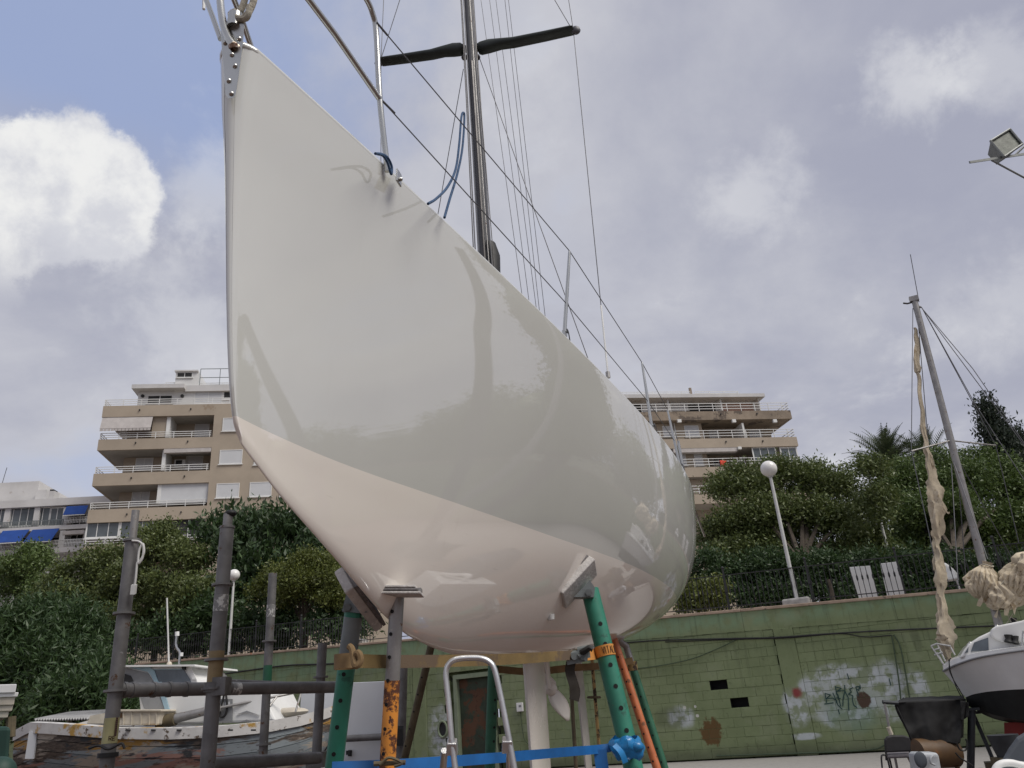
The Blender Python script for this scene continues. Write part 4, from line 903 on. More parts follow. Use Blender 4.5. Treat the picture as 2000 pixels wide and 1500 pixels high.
# stem fitting
def splate(x, y, out=.0): # a point on the stem face plane
    n = np.array([-.32, -.95, 0.0]); n = nrm(n); p = W(-.014, 0, 3.6); return PL(x, y, p+n*out, n)
pts = [(431, 45), (477, 45), (476, 70), (466, 150), (460, 186), (455, 192), (446, 192), (441, 184), (432, 80)]
Fp = [splate(x, y, .006) for x, y in pts]; Bp = [splate(x, y, -.004) for x, y in pts]; n_ = len(pts)
mb = MB(); mb.add(Fp+Bp, [tuple(range(n_)), tuple(range(2*n_-1, n_-1, -1))]+[(i, (i+1) % n_, n_+(i+1) % n_, n_+i) for i in range(n_)])
sf = bevelled(mb.build('stem_fitting', 'steel', yacht), .002)
b0 = None
for x, y in ((467, 76), (453, 107), (459, 129), (447, 158), (452, 183), (440, 84)):
    p = splate(x, y, .006)
    if b0 is None:
        b0 = MB().ball((0, 0, 0), .0095, 10, 6).build('bolt', 'steel', sf, True); b0.location = tuple(p)
    else: c = copy_at(b0, sf, tuple(p))
# chunky rope and shackle above the fitting
tube('stem_tang', [splate(458, 55, .0), splate(461, 30, .0)], .026, 'steel', yacht, 12)
MB().ball(splate(457, 30, -.01), .022, 10, 6, (1, 1, .8)).build('shackle', 'rusty_steel', yacht, True)
for k, pp in enumerate((((462, 36), (474, 12), (483, -20), (492, -60)), ((470, 42), (487, 22), (497, -5), (503, -45)), ((458, 22), (464, 36), (482, 34), (488, 12)))):
    o = tube('lashing', curve([splate(x, y, .005*k) for x, y in pp], 6), .0115, 'rope', yacht, 8)
# pulpit
tube('pulpit_leg', curve([splate(428, -60, -.03), splate(430, 0, -.01), splate(436, 45, .012), splate(446, 74, .02), splate(456, 88, .014)], 6), .0135, 'steel', yacht, 12)
MB().tube([splate(455, 86, .014), splate(457, 94, .006)], .017, 12).build('weld_foot', 'rusty_steel', yacht, True)
tube('pulpit_leg', [splate(431, 76, -.02), splate(418, 40, -.03), splate(399, -10, -.05), splate(385, -50, -.07)], .010, 'steel', yacht, 10)
tube('bow_light_cord', curve([splate(405, -25, -.1), splate(399, -5, -.1), splate(398, 18, -.1)], 5), .006, 'white', yacht, 6)
leg = [W(.686, .29, 3.60), W(.612, .29, 3.916), W(.58, .29, 4.25), W(.545, .29, 4.33), W(.46, .28, 4.37), W(.2, .22, 4.42), W(-.1, .05, 4.45)]
tube('pulpit_rail', curve(leg, 6), .0125, 'steel', yacht, 12)
tube('pulpit_side_rail', [W(.612, .29, 3.918), W(.3, .235, 3.985), W(.0, .165, 4.05)], .0125, 'steel', yacht, 12)
legs = [W(.686, -.29, 3.60), W(.612, -.29, 3.916), W(.58, -.29, 4.25), W(.46, -.28, 4.37), W(.2, -.22, 4.42), W(-.1, -.05, 4.45)]
tube('pulpit_rail', curve(legs, 6), .0125, 'steel', yacht, 12)
# tang at the pulpit foot with blue lashing
q = W(.73, .335, 3.60); bevelled(MB().box(W(.72, .325, 3.585), (.05, .008, .075), AX, PT, (0, .2, 1)).build('foot_tang', 'steel', yacht), .003)
MB().ball(W(.72, .334, 3.575), .009, 8, 6).build('bolt', 'steel', yacht, True)
# stanchions
ST = [(2.38, PY(1122, 490, .84), (1115, 657)), (4.2, None, None), (5.35, None, None)]
stops = []
def stanchion(s, dz, lean):
    b_ = W(s, bsheer(s)-.0, zsheer(s)-.0); t_ = W(s+.0, bsheer(s)+lean, zsheer(s)+dz)
    tube('stanchion', [b_, lerp(b_, t_, .5), lerp(b_, t_, .97), t_], [.0125, .0115, .009, .007], 'steel', yacht, 10)
    tube('stanchion_socket', [W(s, bsheer(s)-.0, zsheer(s)-.03), lerp(b_, t_, .13)], .017, 'steel', yacht, 10)
    tube('pin_hook', curve([lerp(b_, t_, .10)+PT*.02, lerp(b_, t_, .12)-AX*.03+PT*.02, lerp(b_, t_, .08)-AX*.02+PT*.03, W(s+.03, bsheer(s)+.035, zsheer(s)-.03), W(s+.03, bsheer(s)+.03, zsheer(s)-.07)], 5), .004, 'wire', yacht, 6)
    return t_
t1 = stanchion(2.38, .62, .10); t2 = stanchion(4.12, .62, .0); t3 = stanchion(5.3, .62, -.03)
# starboard stanchions (behind the hull from here)
for s in (2.38, 4.12, 5.3): tube('stanchion', [W(s, -bsheer(s)+.05, zsheer(s)), W(s, -bsheer(s)+.06, zsheer(s)+.55)], .0115, 'steel', yacht, 8)
up0 = W(.56, .30, 4.30); lo0 = W(.615, .30, 3.91)
def lifeline(pts, r=.0032): tube('lifeline', pts, r, 'wire', yacht, 6)
pp0 = W(6.35, bsheer(6.35)-.03, zsheer(6.35)+.6)
lifeline([up0, t1, t2, t3, pp0])
def frac(s, t_, f): return lerp(W(s, bsheer(s), zsheer(s)), t_, f)
lifeline([lo0, frac(2.38, t1, .42), frac(4.12, t2, .45), frac(5.3, t3, .5), W(6.35, bsheer(6.35)-.03, zsheer(6.35)+.3)])
tube('turnbuckle', [lo0, lerp(lo0, t1-np.array([0, 0, .3]), .045)], .005, 'wire', yacht, 8); tube('turnbuckle', [up0, lerp(up0, t1, .04)], .005, 'wire', yacht, 8)
# pushpit at the stern
for sg in (1, -1):
    for s in (6.35, 7.4): tube('pushpit_leg', [W(s, sg*(bsheer(s)-.02), zsheer(s)-.02), W(s, sg*(bsheer(s)-.03), zsheer(s)+.62)], .0135, 'steel', yacht, 10)
    for dz in (.6, .3): tube('pushpit_rail', [W(6.35, sg*(bsheer(6.35)-.03), zsheer(6.35)+dz), W(7.4, sg*(bsheer(7.4)-.03), zsheer(7.4)+dz), W(8.0, sg*.6, zsheer(8)+dz)], .0125, 'steel', yacht, 10)
tube('stern_ladder', curve([W(6.7, bsheer(6.7)+.01, zsheer(6.7)+.05), W(6.9, bsheer(6.9)+.06, zsheer(6.9)-.12), W(7.1, bsheer(7.1)+.12, zsheer(7.1)-.3)], 5), .013, 'steel', yacht, 8)
MB().ball(W(5.05, bsheer(5.05)-.2, zsheer(5)+.08), .15, 16, 10, (1, 1.5, .9)).build('winch_cover', 'black', yacht, True)
# mast, track, spreaders
MS = 3.42; mz0 = zsheer(MS)-.02
MBase = W(MS, 0, mz0); MTop = W(MS+.12, 0, 9.6)
def mpt(z): return lerp(MBase, MTop, (z-mz0)/(9.6-mz0))
mb = MB(); P = []
for z in np.linspace(mz0, 9.6, 12):
    c = mpt(z); P.append([c+PT*.050*math.cos(a)+AX*.085*math.sin(a) for a in np.linspace(0, 2*math.pi, 25)])
mast = mb.grid(P).build('mast', 'mast', yacht, True)
tr = MB()
for z in np.arange(mz0+.3, 6.9, .045): tr.box(mpt(z)-AX*.0855+PT*.012, (.018, .012, .022), PT, AX)
tr.build('luff_slides', 'black', mast, kind='stuff')
MB().tube([mpt(mz0+.05)-AX*.088+PT*.012, mpt(6.95)-AX*.088+PT*.012], .0125, 6).build('track', 'mastdark', mast, True)
for off, r_, m_ in ((-.046, .006, 'wire'), (-.058, .005, 'mastdark'), (.055, .005, 'wire'), (.068, .004, 'mastdark'), (.036, .004, 'galv'), (-.028, .004, 'wire')):
    tube('halyard', [mpt(mz0+.05)+PT*off*1.5-AX*.09, mpt(6.5)+PT*off-AX*.088, mpt(9.5)+PT*off*.8-AX*.09], r_, m_, mast, 6)
MB().tube([W(MS, 0, mz0-.02), W(MS, 0, mz0+.06), W(MS, 0, mz0+.22), W(MS, 0, mz0+.26)], [.15, .13, .105, .09], 14).build('mast_boot', 'black', mast, True)
MB().tube([mpt(4.45)-AX*.02, mpt(4.6)+PT*.02, mpt(4.9)+PT*.03, mpt(5.02)+PT*.02], [.06, .085, .09, .07], 14).build('black_wrap', 'black', mast, True)
for dz in (.38, .55): MB().ball(mpt(mz0+dz)-AX*.10-PT*.02, .03, 8, 6).build('mast_block', 'black', mast, True)
n_sp = nrm(-AX*1.0+np.array([0, 0, -.2]))
def spx(x, y): return PL(x, y, mpt(7.1), AX)
for tip, root in (((1120, 60), (934, 96)), ((744, 122), (906, 96))):
    a, b_ = spx(*root), spx(*tip); d_ = nrm(b_-a); up_ = np.array([0, 0, 1.]); L_ = np.linalg.norm(b_-a); mb = MB(); P = []
    for f, h_ in ((0, .04), (.03, .066), (.12, .070), (.24, .050), (.38, .042), (.7, .036), (.97, .030), (1, .02)):
        c = lerp(a, b_, f)+up_*.012*math.sin(f*9); P.append([c+AX*.055*math.cos(t_)+up_*h_*math.sin(t_) for t_ in np.linspace(0, 2*math.pi, 13)])
    sp = mb.grid(P).build('spreader', 'spreader', mast, True)
    MB().ball(b_+d_*.02, .045, 10, 6, (1, .7, 1)).build('spreader_end', 'wire', sp, True)
tube('spreader_bracket', [spx(900, 97), spx(940, 93)], .035, 'mastdark', mast, 10)
for x in (932, 907): MB().ball(spx(x, 112), .03, 8, 6).build('shroud_tang', 'mastdark', mast, True)
tipP, tipS = spx(1120, 60), spx(744, 122)
chP = W(2.95, bsheer(2.95)-.04, zsheer(2.95)); chP = PL(1188, 738, W(0, .86, 0), PT)
def rig(name, pts, r=.0036, m='wire'): return tube(name, pts, r, m, yacht, 6)
rig('shroud', [tipP, chP]); rig('shroud', [tipP, spx(1100, -70)]); rig('shroud', [spx(1117, 57), spx(1060, -40)])
MB().tube([lerp(chP, tipP, 0), lerp(chP, tipP, .013)], .016, 8).build('turnbuckle', 'galv', yacht, True); MB().tube([lerp(chP, tipP, .012), lerp(chP, tipP, .17)], .0065, 8).build('shroud_cover', 'white', yacht, True)
chS = W(3.3, -.85, zsheer(3.3)); rig('shroud', [tipS, chS]); rig('shroud', [tipS, spx(752, -60)]); rig('shroud', [spx(745, 112), spx(800, -60)])
rig('lower_shroud', [spx(936, 112), W(3.55, .80, zsheer(3.5))]); rig('lower_shroud', [spx(905, 135), W(3.5, -.8, zsheer(3.5))])
# running backstays, halyards and leads coming down aft of the mast
for (xa, ya, xb, yb, s_) in ((938, -10, 1025, 575, 4.4), (955, -10, 1040, 600, 4.5), (966, -20, 1054, 612, 4.6), (985, -10, 1060, 625, 4.7), (992, -10, 1072, 640, 4.8)):
    rig('running_line', [PL(xb, yb+40, W(s_, 0, 0), AX), PL(xa, ya, W(4.0, 0, 0), AX)], .003, 'wire')
# keel, propeller strut, rudder, fittings under water
def foil(name, m, s0a, s1a, za, s0b, s1b, zb, th, yoff=0.0, n=8):
    P = []
    for f in np.linspace(0, 1, n):
        s0, s1, z = s0a+(s0b-s0a)*f, s1a+(s1b-s1a)*f, za+(zb-za)*f; row = []
        for t_ in np.linspace(0, 2*math.pi, 25):
            x = (1-math.cos(t_))/2; yy = th*(s1-s0)*(math.sqrt(max(x, 0))*1.48-.63*x-1.76*x*x+1.42*x**3-.51*x**4)*(1 if t_ <= math.pi else -1)
            row.append(W(s0+(s1-s0)*x, yoff+yy, z))
        P.append(row)
    return MB().grid(P).build(name, m, yacht, True)
foil('keel', 'keel', 3.76, 4.42, 2.02, 3.70, 4.20, .22, .13)
MB().tube([W(3.62, 0, .2), W(3.8, 0, .2), W(4.2, 0, .2), W(4.6, 0, .22)], [.06, .16, .17, .05], 14).build('keel_bulb', 'keel', yacht, True)
foil('rudder', 'foil', 5.75, 6.2, 2.25, 5.85, 6.15, .55, .13)
foil('propeller_strut', 'keel', 4.42, 4.62, 2.05, 4.46, 4.58, 1.68, .2, .0, 5)
pr = MB().ball(W(4.56, 0, 1.68), .05, 12, 8).build('propeller_hub', 'keel', yacht, True)
for sg, L_ in ((1, .24), (-1, .14)):
    rows = []
    for f in np.linspace(0, 1, 9):
        wv = .075*math.sin(math.pi*min(.96, f*.82+.14)); c = W(4.60, 0, 1.68)+(-np.array([0, 0, 1])*sg*L_*f*.98)+PT*.1*f*sg
        rows.append([c+(AX*.6+PT*.75)*wv*v for v in np.linspace(-1, 1, 5)])
    o = MB().grid(rows).build('propeller_blade', 'keel', pr, True); o.modifiers.new('s', 'SOLIDIFY').thickness = .012
for (s, y) in ((3.05, .34), (4.6, .35), (4.9, .42)):
    th = None
    best = min(((abs(hpoint(s, t_)[1]-y), hpoint(s, t_)) for t_ in np.linspace(.05, 1.4, 80)), key=lambda q: q[0])[1]
    MB().tube([W(best[0], best[1], best[2]+.01), W(best[0], best[1]+.004, best[2]-.02)], [.028, .02], 10).build('skin_fitting', 'whitegel', yacht, True)
# blue line hung on the lifeline, and the lashing at the pulpit foot
top_ = lerp(up0, t1, .47); L_ = []
rp = thing('blue_rope', 'thin blue rope looped over the upper lifeline beside the mast', 'rope', W(1.3, .4, 3.6))
lp = [PY(x, y, .42) for x, y in ((836, 398), (852, 388), (874, 365), (890, 330), (897, 280), (901, 230), (905, 220), (907, 232), (903, 290), (893, 340), (878, 390), (868, 425))]
tube('strand', curve(lp, 6), .0062, 'bluerope', rp, 8)
rp = thing('blue_rope', 'short blue rope tied round the foot of the pulpit leg', 'rope', W(.7, .3, 3.6))
tube('strand', curve([PY(x, y, .32) for x, y in ((733, 300), (745, 301), (757, 308), (765, 325), (764, 340), (757, 318), (748, 304), (738, 301))], 6), .0055, 'bluerope', rp, 8)

# ================================================================== BOAT STANDS
def hull_at(s, y):   # bottom point of the section at station s and offset y (either side)
    best = min((hpoint(s, t_) for t_ in np.linspace(.02, 1.45, 120)), key=lambda q: abs(q[1]-abs(y))); return W(best[0], math.copysign(best[1], y), best[2])
def holes(root, a, b_, r, n, f0, f1, side):
    hm = None
    for i in range(n):
        p = lerp(a, b_, f0+(f1-f0)*i/(n-1)); d_ = nrm(np.asarray(b_)-a); v = nrm(C0-p); v = nrm(v-d_*(v@d_)); u = nrm(np.cross(d_, v)); nn = nrm(v*math.cos(side)+u*math.sin(side))
        mb = MB(); mb.tube([nn*(r-.004), nn*(r+.0012)], r*.24, 10)  # dark plug, the shade inside the hole is put into its colour
        if hm is None: hm = mb.build('hole_plug', 'hole', root); hm.location = tuple(p)
        else: copy_at(hm, root, tuple(p))
def ext(a, b_):  # carry the line a->b down to the ground
    a, b_ = np.asarray(a), np.asarray(b_); return a+(b_-a)*(a[2]/(a[2]-b_[2]))
def stand(label, a, b_, r, m, m2=None, split=.0, nh=8, f0=.06, f1=.9, side=.35, r2=None, foot=True):
    g = ext(a, b_); T = thing('boat_stand', label, 'boat stand', g, 'stands propping up the yacht')
    Lg = np.linalg.norm(g-a)
    if m2:
        s_ = lerp(a, g, split); tube('inner_tube', [a, s_], r2 or r*.9, m2, T, 18); tube('outer_tube', [s_, g], r, m, T, 18)
    else: tube('tube', [a, g], r, m, T, 18)
    if nh: holes(T, a, g, r, nh, f0, f1, side)
    if foot: MB().box(g+np.array([0, 0, .02]), (.3, .3, .04)).build('foot_plate', m, T)
    return T
def pad(T, c, axis, face, L, wd, th, m='pad'):
    ax = nrm(axis); f = nrm(np.asarray(face)-ax*(np.asarray(face)@ax)); sd_ = np.cross(ax, f)
    bevelled(MB().box(c, (L, wd, th), ax, sd_, f).build('plank_pad', m, T), .008)
    MB().box(c+f*(th/2+.008), (L*.97, wd*.97, .014), ax, sd_, f).build('carpet_strip', 'padfoam', T)
# A: green stand, left (starboard side of the bow)
a = PL(690, 1195, W(0, -.16, 0), PT); b_ = AY(652, 1500, a[1]+.12)
T = stand('thick green stand with a grey clevis at the left, under the bow', a, b_, .036, 'green', None, nh=11, f0=.12, f1=.62, side=.2)
p1, p2 = PL(674, 1136, W(0, -.13, 0), PT), PL(727, 1206, W(0, -.13, 0), PT); c = (p1+p2)/2; face = nrm(np.array([PT[0], PT[1], 0])*.75+np.array([0, 0, .55]))
pad(T, c, p2-p1, face, np.linalg.norm(p2-p1)*1.12, .13, .04)
P = [AY(x, y, a[1]-.04) for x, y in ((678, 1152), (717, 1196), (700, 1197), (668, 1194))]; Q = [p+np.array([0, .07, 0]) for p in P]
MB().hexa(P+Q).build('clevis', 'bracket', T); MB().tube([AY(678, 1186, a[1]-.055), AY(678, 1186, a[1]-.035)], .016, 6).build('bolt', 'bracket', T)
MB().tube([a+np.array([0, 0, -.02]), lerp(a, ext(a, b_), .09)], .038, 16).build('grey_collar', 'bracket', T, True)
# B: orange stand under the forefoot
a = hull_at(1.32, .09)+np.array([0, 0, -.05]); a = AY(776, 1160, a[1]); b_ = AY(757, 1490, a[1]+.05)
T = stand('rusty orange and grey stand under the forefoot, left of the ladder', a, b_, .031, 'orange', 'galv', .165, nh=11, f0=.035, f1=.47, side=.62, r2=.029)
c = AY(779, 1155, a[1]-.07); 
for dz, L_, m_ in ((0, .19, 'pad'), (.012, .17, 'padfoam'), (.024, .15, 'pad')): bevelled(MB().box(c+np.array([0, 0, dz-.012]), (L_, .12, .010), CX, FW*(1, 1, 0)).build('plank_pad', m_, T), .003)
MB().box(c+np.array([.07, -.02, -.006]), (.05, .05, .014)).build('pad_bolt_plate', 'galv', T)
tube('locking_pin', [AY(730, 1492, a[1]-.04), AY(792, 1489, a[1]-.03)], .009, 'brownpole', T, 8); tube('pin_ring', curve([AY(742, 1494, a[1]-.05), AY(760, 1480, a[1]-.05), AY(785, 1490, a[1]-.05), AY(770, 1497, a[1]-.05)], 5), .006, 'brownpole', T, 6)
# C: green stand on the port side
hp = hull_at(3.17, .50); a = AY(1152, 1152, hp[1]-.02); b_ = AY(1237, 1500, hp[1]-.12)
T = stand('thick green stand with a tilted plank pad on the near side, tied with blue plastic', a, b_, .055, 'green', None, nh=11, f0=.10, f1=.64, side=-.25)
p1, p2 = AY(1160, 1108, hp[1]-.02), AY(1102, 1170, hp[1]-.09); c = (p1+p2)/2-.012*nrm((.76, -.36, -.54)); face = (-.76, .36, .54)
pad(T, c, p2-p1, face, np.linalg.norm(p2-p1)*1.08, .17, .05)
P = [AY(x, y, hp[1]-.14) for x, y in ((1121, 1166), (1152, 1133), (1162, 1148), (1160, 1166))]; Q = [p+np.array([0, .10, 0]) for p in P]
MB().hexa(P+Q).build('clevis', 'bracket', T); MB().tube([AY(1150, 1157, hp[1]-.165), AY(1150, 1157, hp[1]-.13)], .022, 6).build('bolt', 'bracket', T)
g = ext(a, b_); p = lerp(a, g, .487); tube('locking_pin', [p+(C0-p)*.01-CX*.03, p-FW*.09-CX*.035], .016, 'white', T, 10)
# D, E and the far side ones
a, b_ = AY(1190, 1222, 6.8), AY(1283, 1500, 6.6)
T = stand('thin orange red stand leaning behind the near green one', a, b_, .031, 'redorange', None, nh=13, f0=.12, f1=.66, side=.4)
g = ext(a, b_); MB().tube([lerp(a, g, .57), lerp(a, g, .72)], .034, 14).build('grey_sleeve', 'brownpole', T, True)
tube('locking_pin', curve([lerp(a, g, .56)+CX*(-.14), lerp(a, g, .56)+CX*.02, lerp(a, g, .56)+CX*.12-CY*.0, lerp(a, g, .58)+CX*.16, lerp(a, g, .60)+CX*.13], 5), .008, 'brownpole', T, 6)
MB().tube([a, lerp(a, g, .1)], .024, 12).build('worn_top', 'galv', T, True)
a, b_ = AY(1224, 1266, 7.7), AY(1282, 1450, 7.6)
T = stand('far green stand with a grey elbow at the top, right of the others', a, b_, .035, 'greend', 'galv', .10, nh=13, f0=.16, f1=.8, side=.3)
tube('elbow_arm', [AY(1190, 1237, 7.6), AY(1225, 1264, 7.7)], .03, 'galv', T, 12); MB().box(AY(1190, 1234, 7.6), (.16, .12, .03), CX, FW).build('plank_pad', 'pad', T)
a, b_ = AY(842, 1262, 6.0), AY(787, 1495, 6.3)
T = stand('dark brown stand leaning out at the far side, right of the white panel', a, b_, .028, 'brownpole', None, nh=10, f0=.1, f1=.6, side=.5)
g = ext(a, b_); tube('locking_pin', [lerp(a, g, .63)-CX*.05, lerp(a, g, .63)+CX*.09-CY*.02], .008, 'brownpole', T, 6)
a, b_ = AY(964, 1285, 7.2), AY(957, 1490, 7.3)
stand('far green stand seen beside the ladder in front of the rusty door', a, b_, .046, 'greend', None, nh=11, f0=.06, f1=.6, side=-.6)
a, b_ = AY(1154, 1262, 8.3), AY(1171, 1470, 8.4)
T = stand('very thin worn yellow prop with a ring nut behind the rudder', a, b_, .017, 'yellowpole', None, nh=0)
tube('ring_nut', [AY(1160, 1362, 8.32)+.06*(math.cos(t_)*CX+math.sin(t_)*nrm(FW*(1, 1, 0))) for t_ in np.linspace(0, 2*math.pi, 14)], .012, 'brownpole', T, 6)
a, b_ = AY(1112, 1285, 7.4), AY(1125, 1500, 7.4)
stand('thin dark prop beside the hanging strap left of the rudder', a, b_, .017, 'brownpole', None, nh=0)

# ================================================================== STRAPS
def strap(name, label, pts, wd, m, up=(0, 0, 1)):
    o = MB().ribbon(curve(pts, 6), wd, up).build(name, m, None, True); return tag(o, label, 'strap')
stp = thing('ratchet_strap', 'ochre ratchet strap stretched from the left green stand to the right green stand', 'strap', AY(900, 1290, 3.6))
MB().ribbon(curve([AY(690, 1291, 3.18), AY(760, 1292, 3.35), AY(860, 1291, 3.62), AY(1000, 1287, 4.08), AY(1120, 1279, 4.72)], 6), .052, lambda f: (0, .15*math.sin(f*7), 1)).build('webbing', 'strap', stp, True)
# turn round the left stand
c = AY(676, 1292, 3.20); P = [c+.045*(math.cos(t_)*np.array([1, 0, 0])+math.sin(t_)*np.array([0, 1, 0])) for t_ in np.linspace(0, 2*math.pi, 18)]
MB().ribbon(P, .055).build('loop', 'strapbrown', stp, True)
tube('knot', curve([AY(690, 1285, 3.12), AY(700, 1275, 3.1), AY(704, 1290, 3.1), AY(694, 1300, 3.1), AY(688, 1270, 3.12), AY(682, 1262, 3.13)], 5), .013, 'strapbrown', stp, 8)
# ratchet and orange band on the near green stand with the printed word
mb = MB(); 
for x, y in ((1118, 1284), (1132, 1281), (1140, 1274)): mb.box(AY(x, y, 4.70), (.07, .03, .06), nrm(CX+.2*CY), FW)
for x, y in ((1122, 1282), (1139, 1283)): mb.tube([AY(x, y, 4.66), AY(x, y, 4.78)], .02, 10)
mb.tube([AY(1130, 1282, 4.66), AY(1150, 1268, 4.66), AY(1142, 1290, 4.66)], .014, 8)
mb.build('ratchet', 'bracket', stp); tube('ratchet_handle', [AY(1135, 1275, 4.66), AY(1152, 1265, 4.63), AY(1158, 1268, 4.63)], .018, 'black', stp, 8)
ga, gb = AY(1152, 1152, hp[1]-.02), AY(1237, 1500, hp[1]-.12); gd = nrm(gb-ga)
# point on the stand axis at image row 1274
best = min(np.linspace(0, 1, 400), key=lambda f: abs(px_of(lerp(ga, gb, f))[1]-1273)); cc = lerp(ga, gb, best)
vv = nrm((C0-cc)-gd*((C0-cc)@gd)); uu = nrm(np.cross(gd, vv)); uu = uu if uu@CX > 0 else -uu
rb = .0572; bandup = nrm(-gd+uu*.12)
P = [cc+rb*(math.sin(t_)*uu+math.cos(t_)*vv)-gd*.0 for t_ in np.linspace(-1.9, 2.2, 26)]
MB().ribbon([AY(1143, 1279, 4.70)]+P, .062, -gd, .004).build('orange_band', 'strapor', stp, True)
def band_pt(x, y, out=.0035):   # x along the band in metres, y across it
    a_ = x/rb; return cc+(rb+out)*(math.sin(a_)*uu+math.cos(a_)*vv)-gd*y
LET = {'I': [[(0, 0), (0, 1)]], 'T': [[(0, 1), (1, 1)], [(.5, 1), (.5, 0)]], 'A': [[(0, 0), (.5, 1), (1, 0)], [(.22, .42), (.78, .42)]], 'L': [[(0, 1), (0, 0), (.9, 0)]], 'V': [[(0, 1), (.5, 0), (1, 1)]]}
lm = MB(); x = -.012
for ch in 'VITALIA':
    wch = {'I': .003}.get(ch, .0125)
    for st_ in LET[ch]:
        for (xa, ya), (xb, yb) in zip(st_[:-1], st_[1:]):
            n_seg = 3
            for k in range(n_seg):
                a_ = band_pt(x+(xa+(xb-xa)*k/n_seg)*wch, -.020+.040*(ya+(yb-ya)*k/n_seg)); b2 = band_pt(x+(xa+(xb-xa)*(k+1)/n_seg)*wch, -.020+.040*(ya+(yb-ya)*(k+1)/n_seg))
                lm.tube([a_, b2], .0016, 4)
    x += wch+.0055
lm.build('printed_word', 'ink', stp, kind='stuff')
strap('loose_strap_end', 'dark loose end of the ratchet strap hanging below the buckle', [AY(1116, 1290, 4.72), AY(1113, 1310, 4.72), AY(1120, 1335, 4.7), AY(1124, 1352, 4.7), AY(1121, 1368, 4.7)], .055, 'strapdark', CX)
strap('rear_strap', 'faded brown strap between the far stands behind the rudder', [AY(960, 1306, 7.2), AY(1040, 1312, 7.3), AY(1110, 1305, 7.4), AY(1180, 1300, 7.5), AY(1236, 1290, 7.62)], .06, 'strapbrown')
c = lerp(AY(1224, 1266, 7.7), AY(1282, 1450, 7.6), .2); MB_ = [c+.045*(math.cos(t_)*np.array([1, 0, 0])+math.sin(t_)*np.array([0, 1, 0])) for t_ in np.linspace(0, 2*math.pi, 16)]
tag(MB().ribbon(MB_, .08).build('strap_loop', 'yellowpole', None, True), 'pale strap loop wound round the top of the far green stand', 'strap')
bs = thing('blue_strap', 'bright blue lashing strap running low between the two green stands', 'strap', AY(900, 1483, 3.7))
MB().ribbon(curve([AY(648, 1500, 3.3), AY(780, 1494, 3.45), AY(960, 1481, 3.9), AY(1100, 1469, 4.4), AY(1172, 1463, 4.72), AY(1215, 1456, 4.72)], 6), .044, lambda f: (0, .25*math.sin(f*9), 1)).build('webbing', 'blue', bs, True)
MB().ribbon(curve([AY(1172, 1464, 4.70), AY(1174, 1485, 4.70), AY(1178, 1512, 4.70)], 5), .07, CX).build('hanging_end', 'blue', bs, True)
bb = thing('blue_plastic_wrap', 'crumpled blue plastic knotted round the near green stand', 'wrap', AY(1226, 1460, 4.7))
r_ = np.random.default_rng(5); mb = MB(); P = []
for i in range(15):
    v = i/14; row = []
    for j in range(21):
        t_ = 2*math.pi*j/20; rr = .066+.026*math.sin(v*math.pi)+.008*math.sin(4*t_+v*5)+.005*math.sin(9*t_-v*9); row.append(AY(1221+v*6, 1440+v*42, 4.72)+rr*(math.cos(t_)*CX+math.sin(t_)*np.array([0, 1, 0]))+CY*.012*math.sin(3*t_))
    P.append(row)
mb.grid(P).build('wrap', 'bluebag', bb, True); mb = MB(); 
mb.ribbon(curve([AY(1200, 1455, 4.62), AY(1214, 1470, 4.6), AY(1222, 1490, 4.6)], 4), .03, CX).build('knot_tail', 'bluebag', bb, True)
MB().ball(AY(1243, 1458, 4.66), .042, 10, 8, (1.0, .8, .7)).build('knot', 'bluebag', bb, True)

# ================================================================== LADDER
ld = thing('stepladder', 'aluminium folding stepladder with a rounded top bow under the hull', 'ladder', AY(935, 1500, 3.3)*(1, 1, 0))
YLd = 3.3
bow_ = [AY(x, y, YLd+.0) for x, y in ((895, 1540), (884, 1460), (876, 1370), (871, 1318), (876, 1298), (890, 1288), (915, 1285), (940, 1286), (956, 1293), (966, 1308), (976, 1350), (988, 1410), (1010, 1530))]
lo, ro = bow_[0], bow_[-1]; gl = lo+(lo-bow_[2])*(lo[2]/(bow_[2][2]-lo[2])); gr = ro+(ro-bow_[-3])*(ro[2]/(bow_[-3][2]-ro[2]))
MB().tube([gl]+curve(bow_, 5)+[gr], .0155, 12, flat=.75).build('front_rail', 'alu', ld, True)
for (x0, y0, x1, y1) in ((872, 1466, 868, 1545), (1000, 1460, 1000, 1545)):
    a, b_ = AY(x0-4, y0, YLd+.06), AY(x0-10 if x0 < 900 else x0-6, y1, YLd+.22); MB().tube([a, ext(a, b_)], .014, 10).build('rear_leg', 'alu', ld, True)
for x, y in ((884, 1462), (992, 1458)):
    p = AY(x, y, YLd+.01); P = [p+CX*dx_+CY*dy_-FW*.02 for dx_, dy_ in ((-.022, .028), (.016, .028), (.02, -.02), (-.024, -.02))]; Q = [q+FW*.05 for q in P]; bevelled(MB().hexa(P+Q).build('hinge_bracket', 'alu', ld), .004)
for z in (.25, .52, .79, 1.06):
    def at_z(p0, p1): return lerp(p0, p1, (p0[2]-z)/(p0[2]-p1[2]))
    a, b_ = at_z(bow_[0], gl) if z < lo[2] else at_z(bow_[1], bow_[0]), at_z(bow_[-1], gr) if z < ro[2] else at_z(bow_[-2], bow_[-1]); MB().box((a+b_)/2, (np.linalg.norm(b_-a), .08, .02), b_-a, (0, 1, 0)).build('step', 'alu', ld)

from mathutils import noise
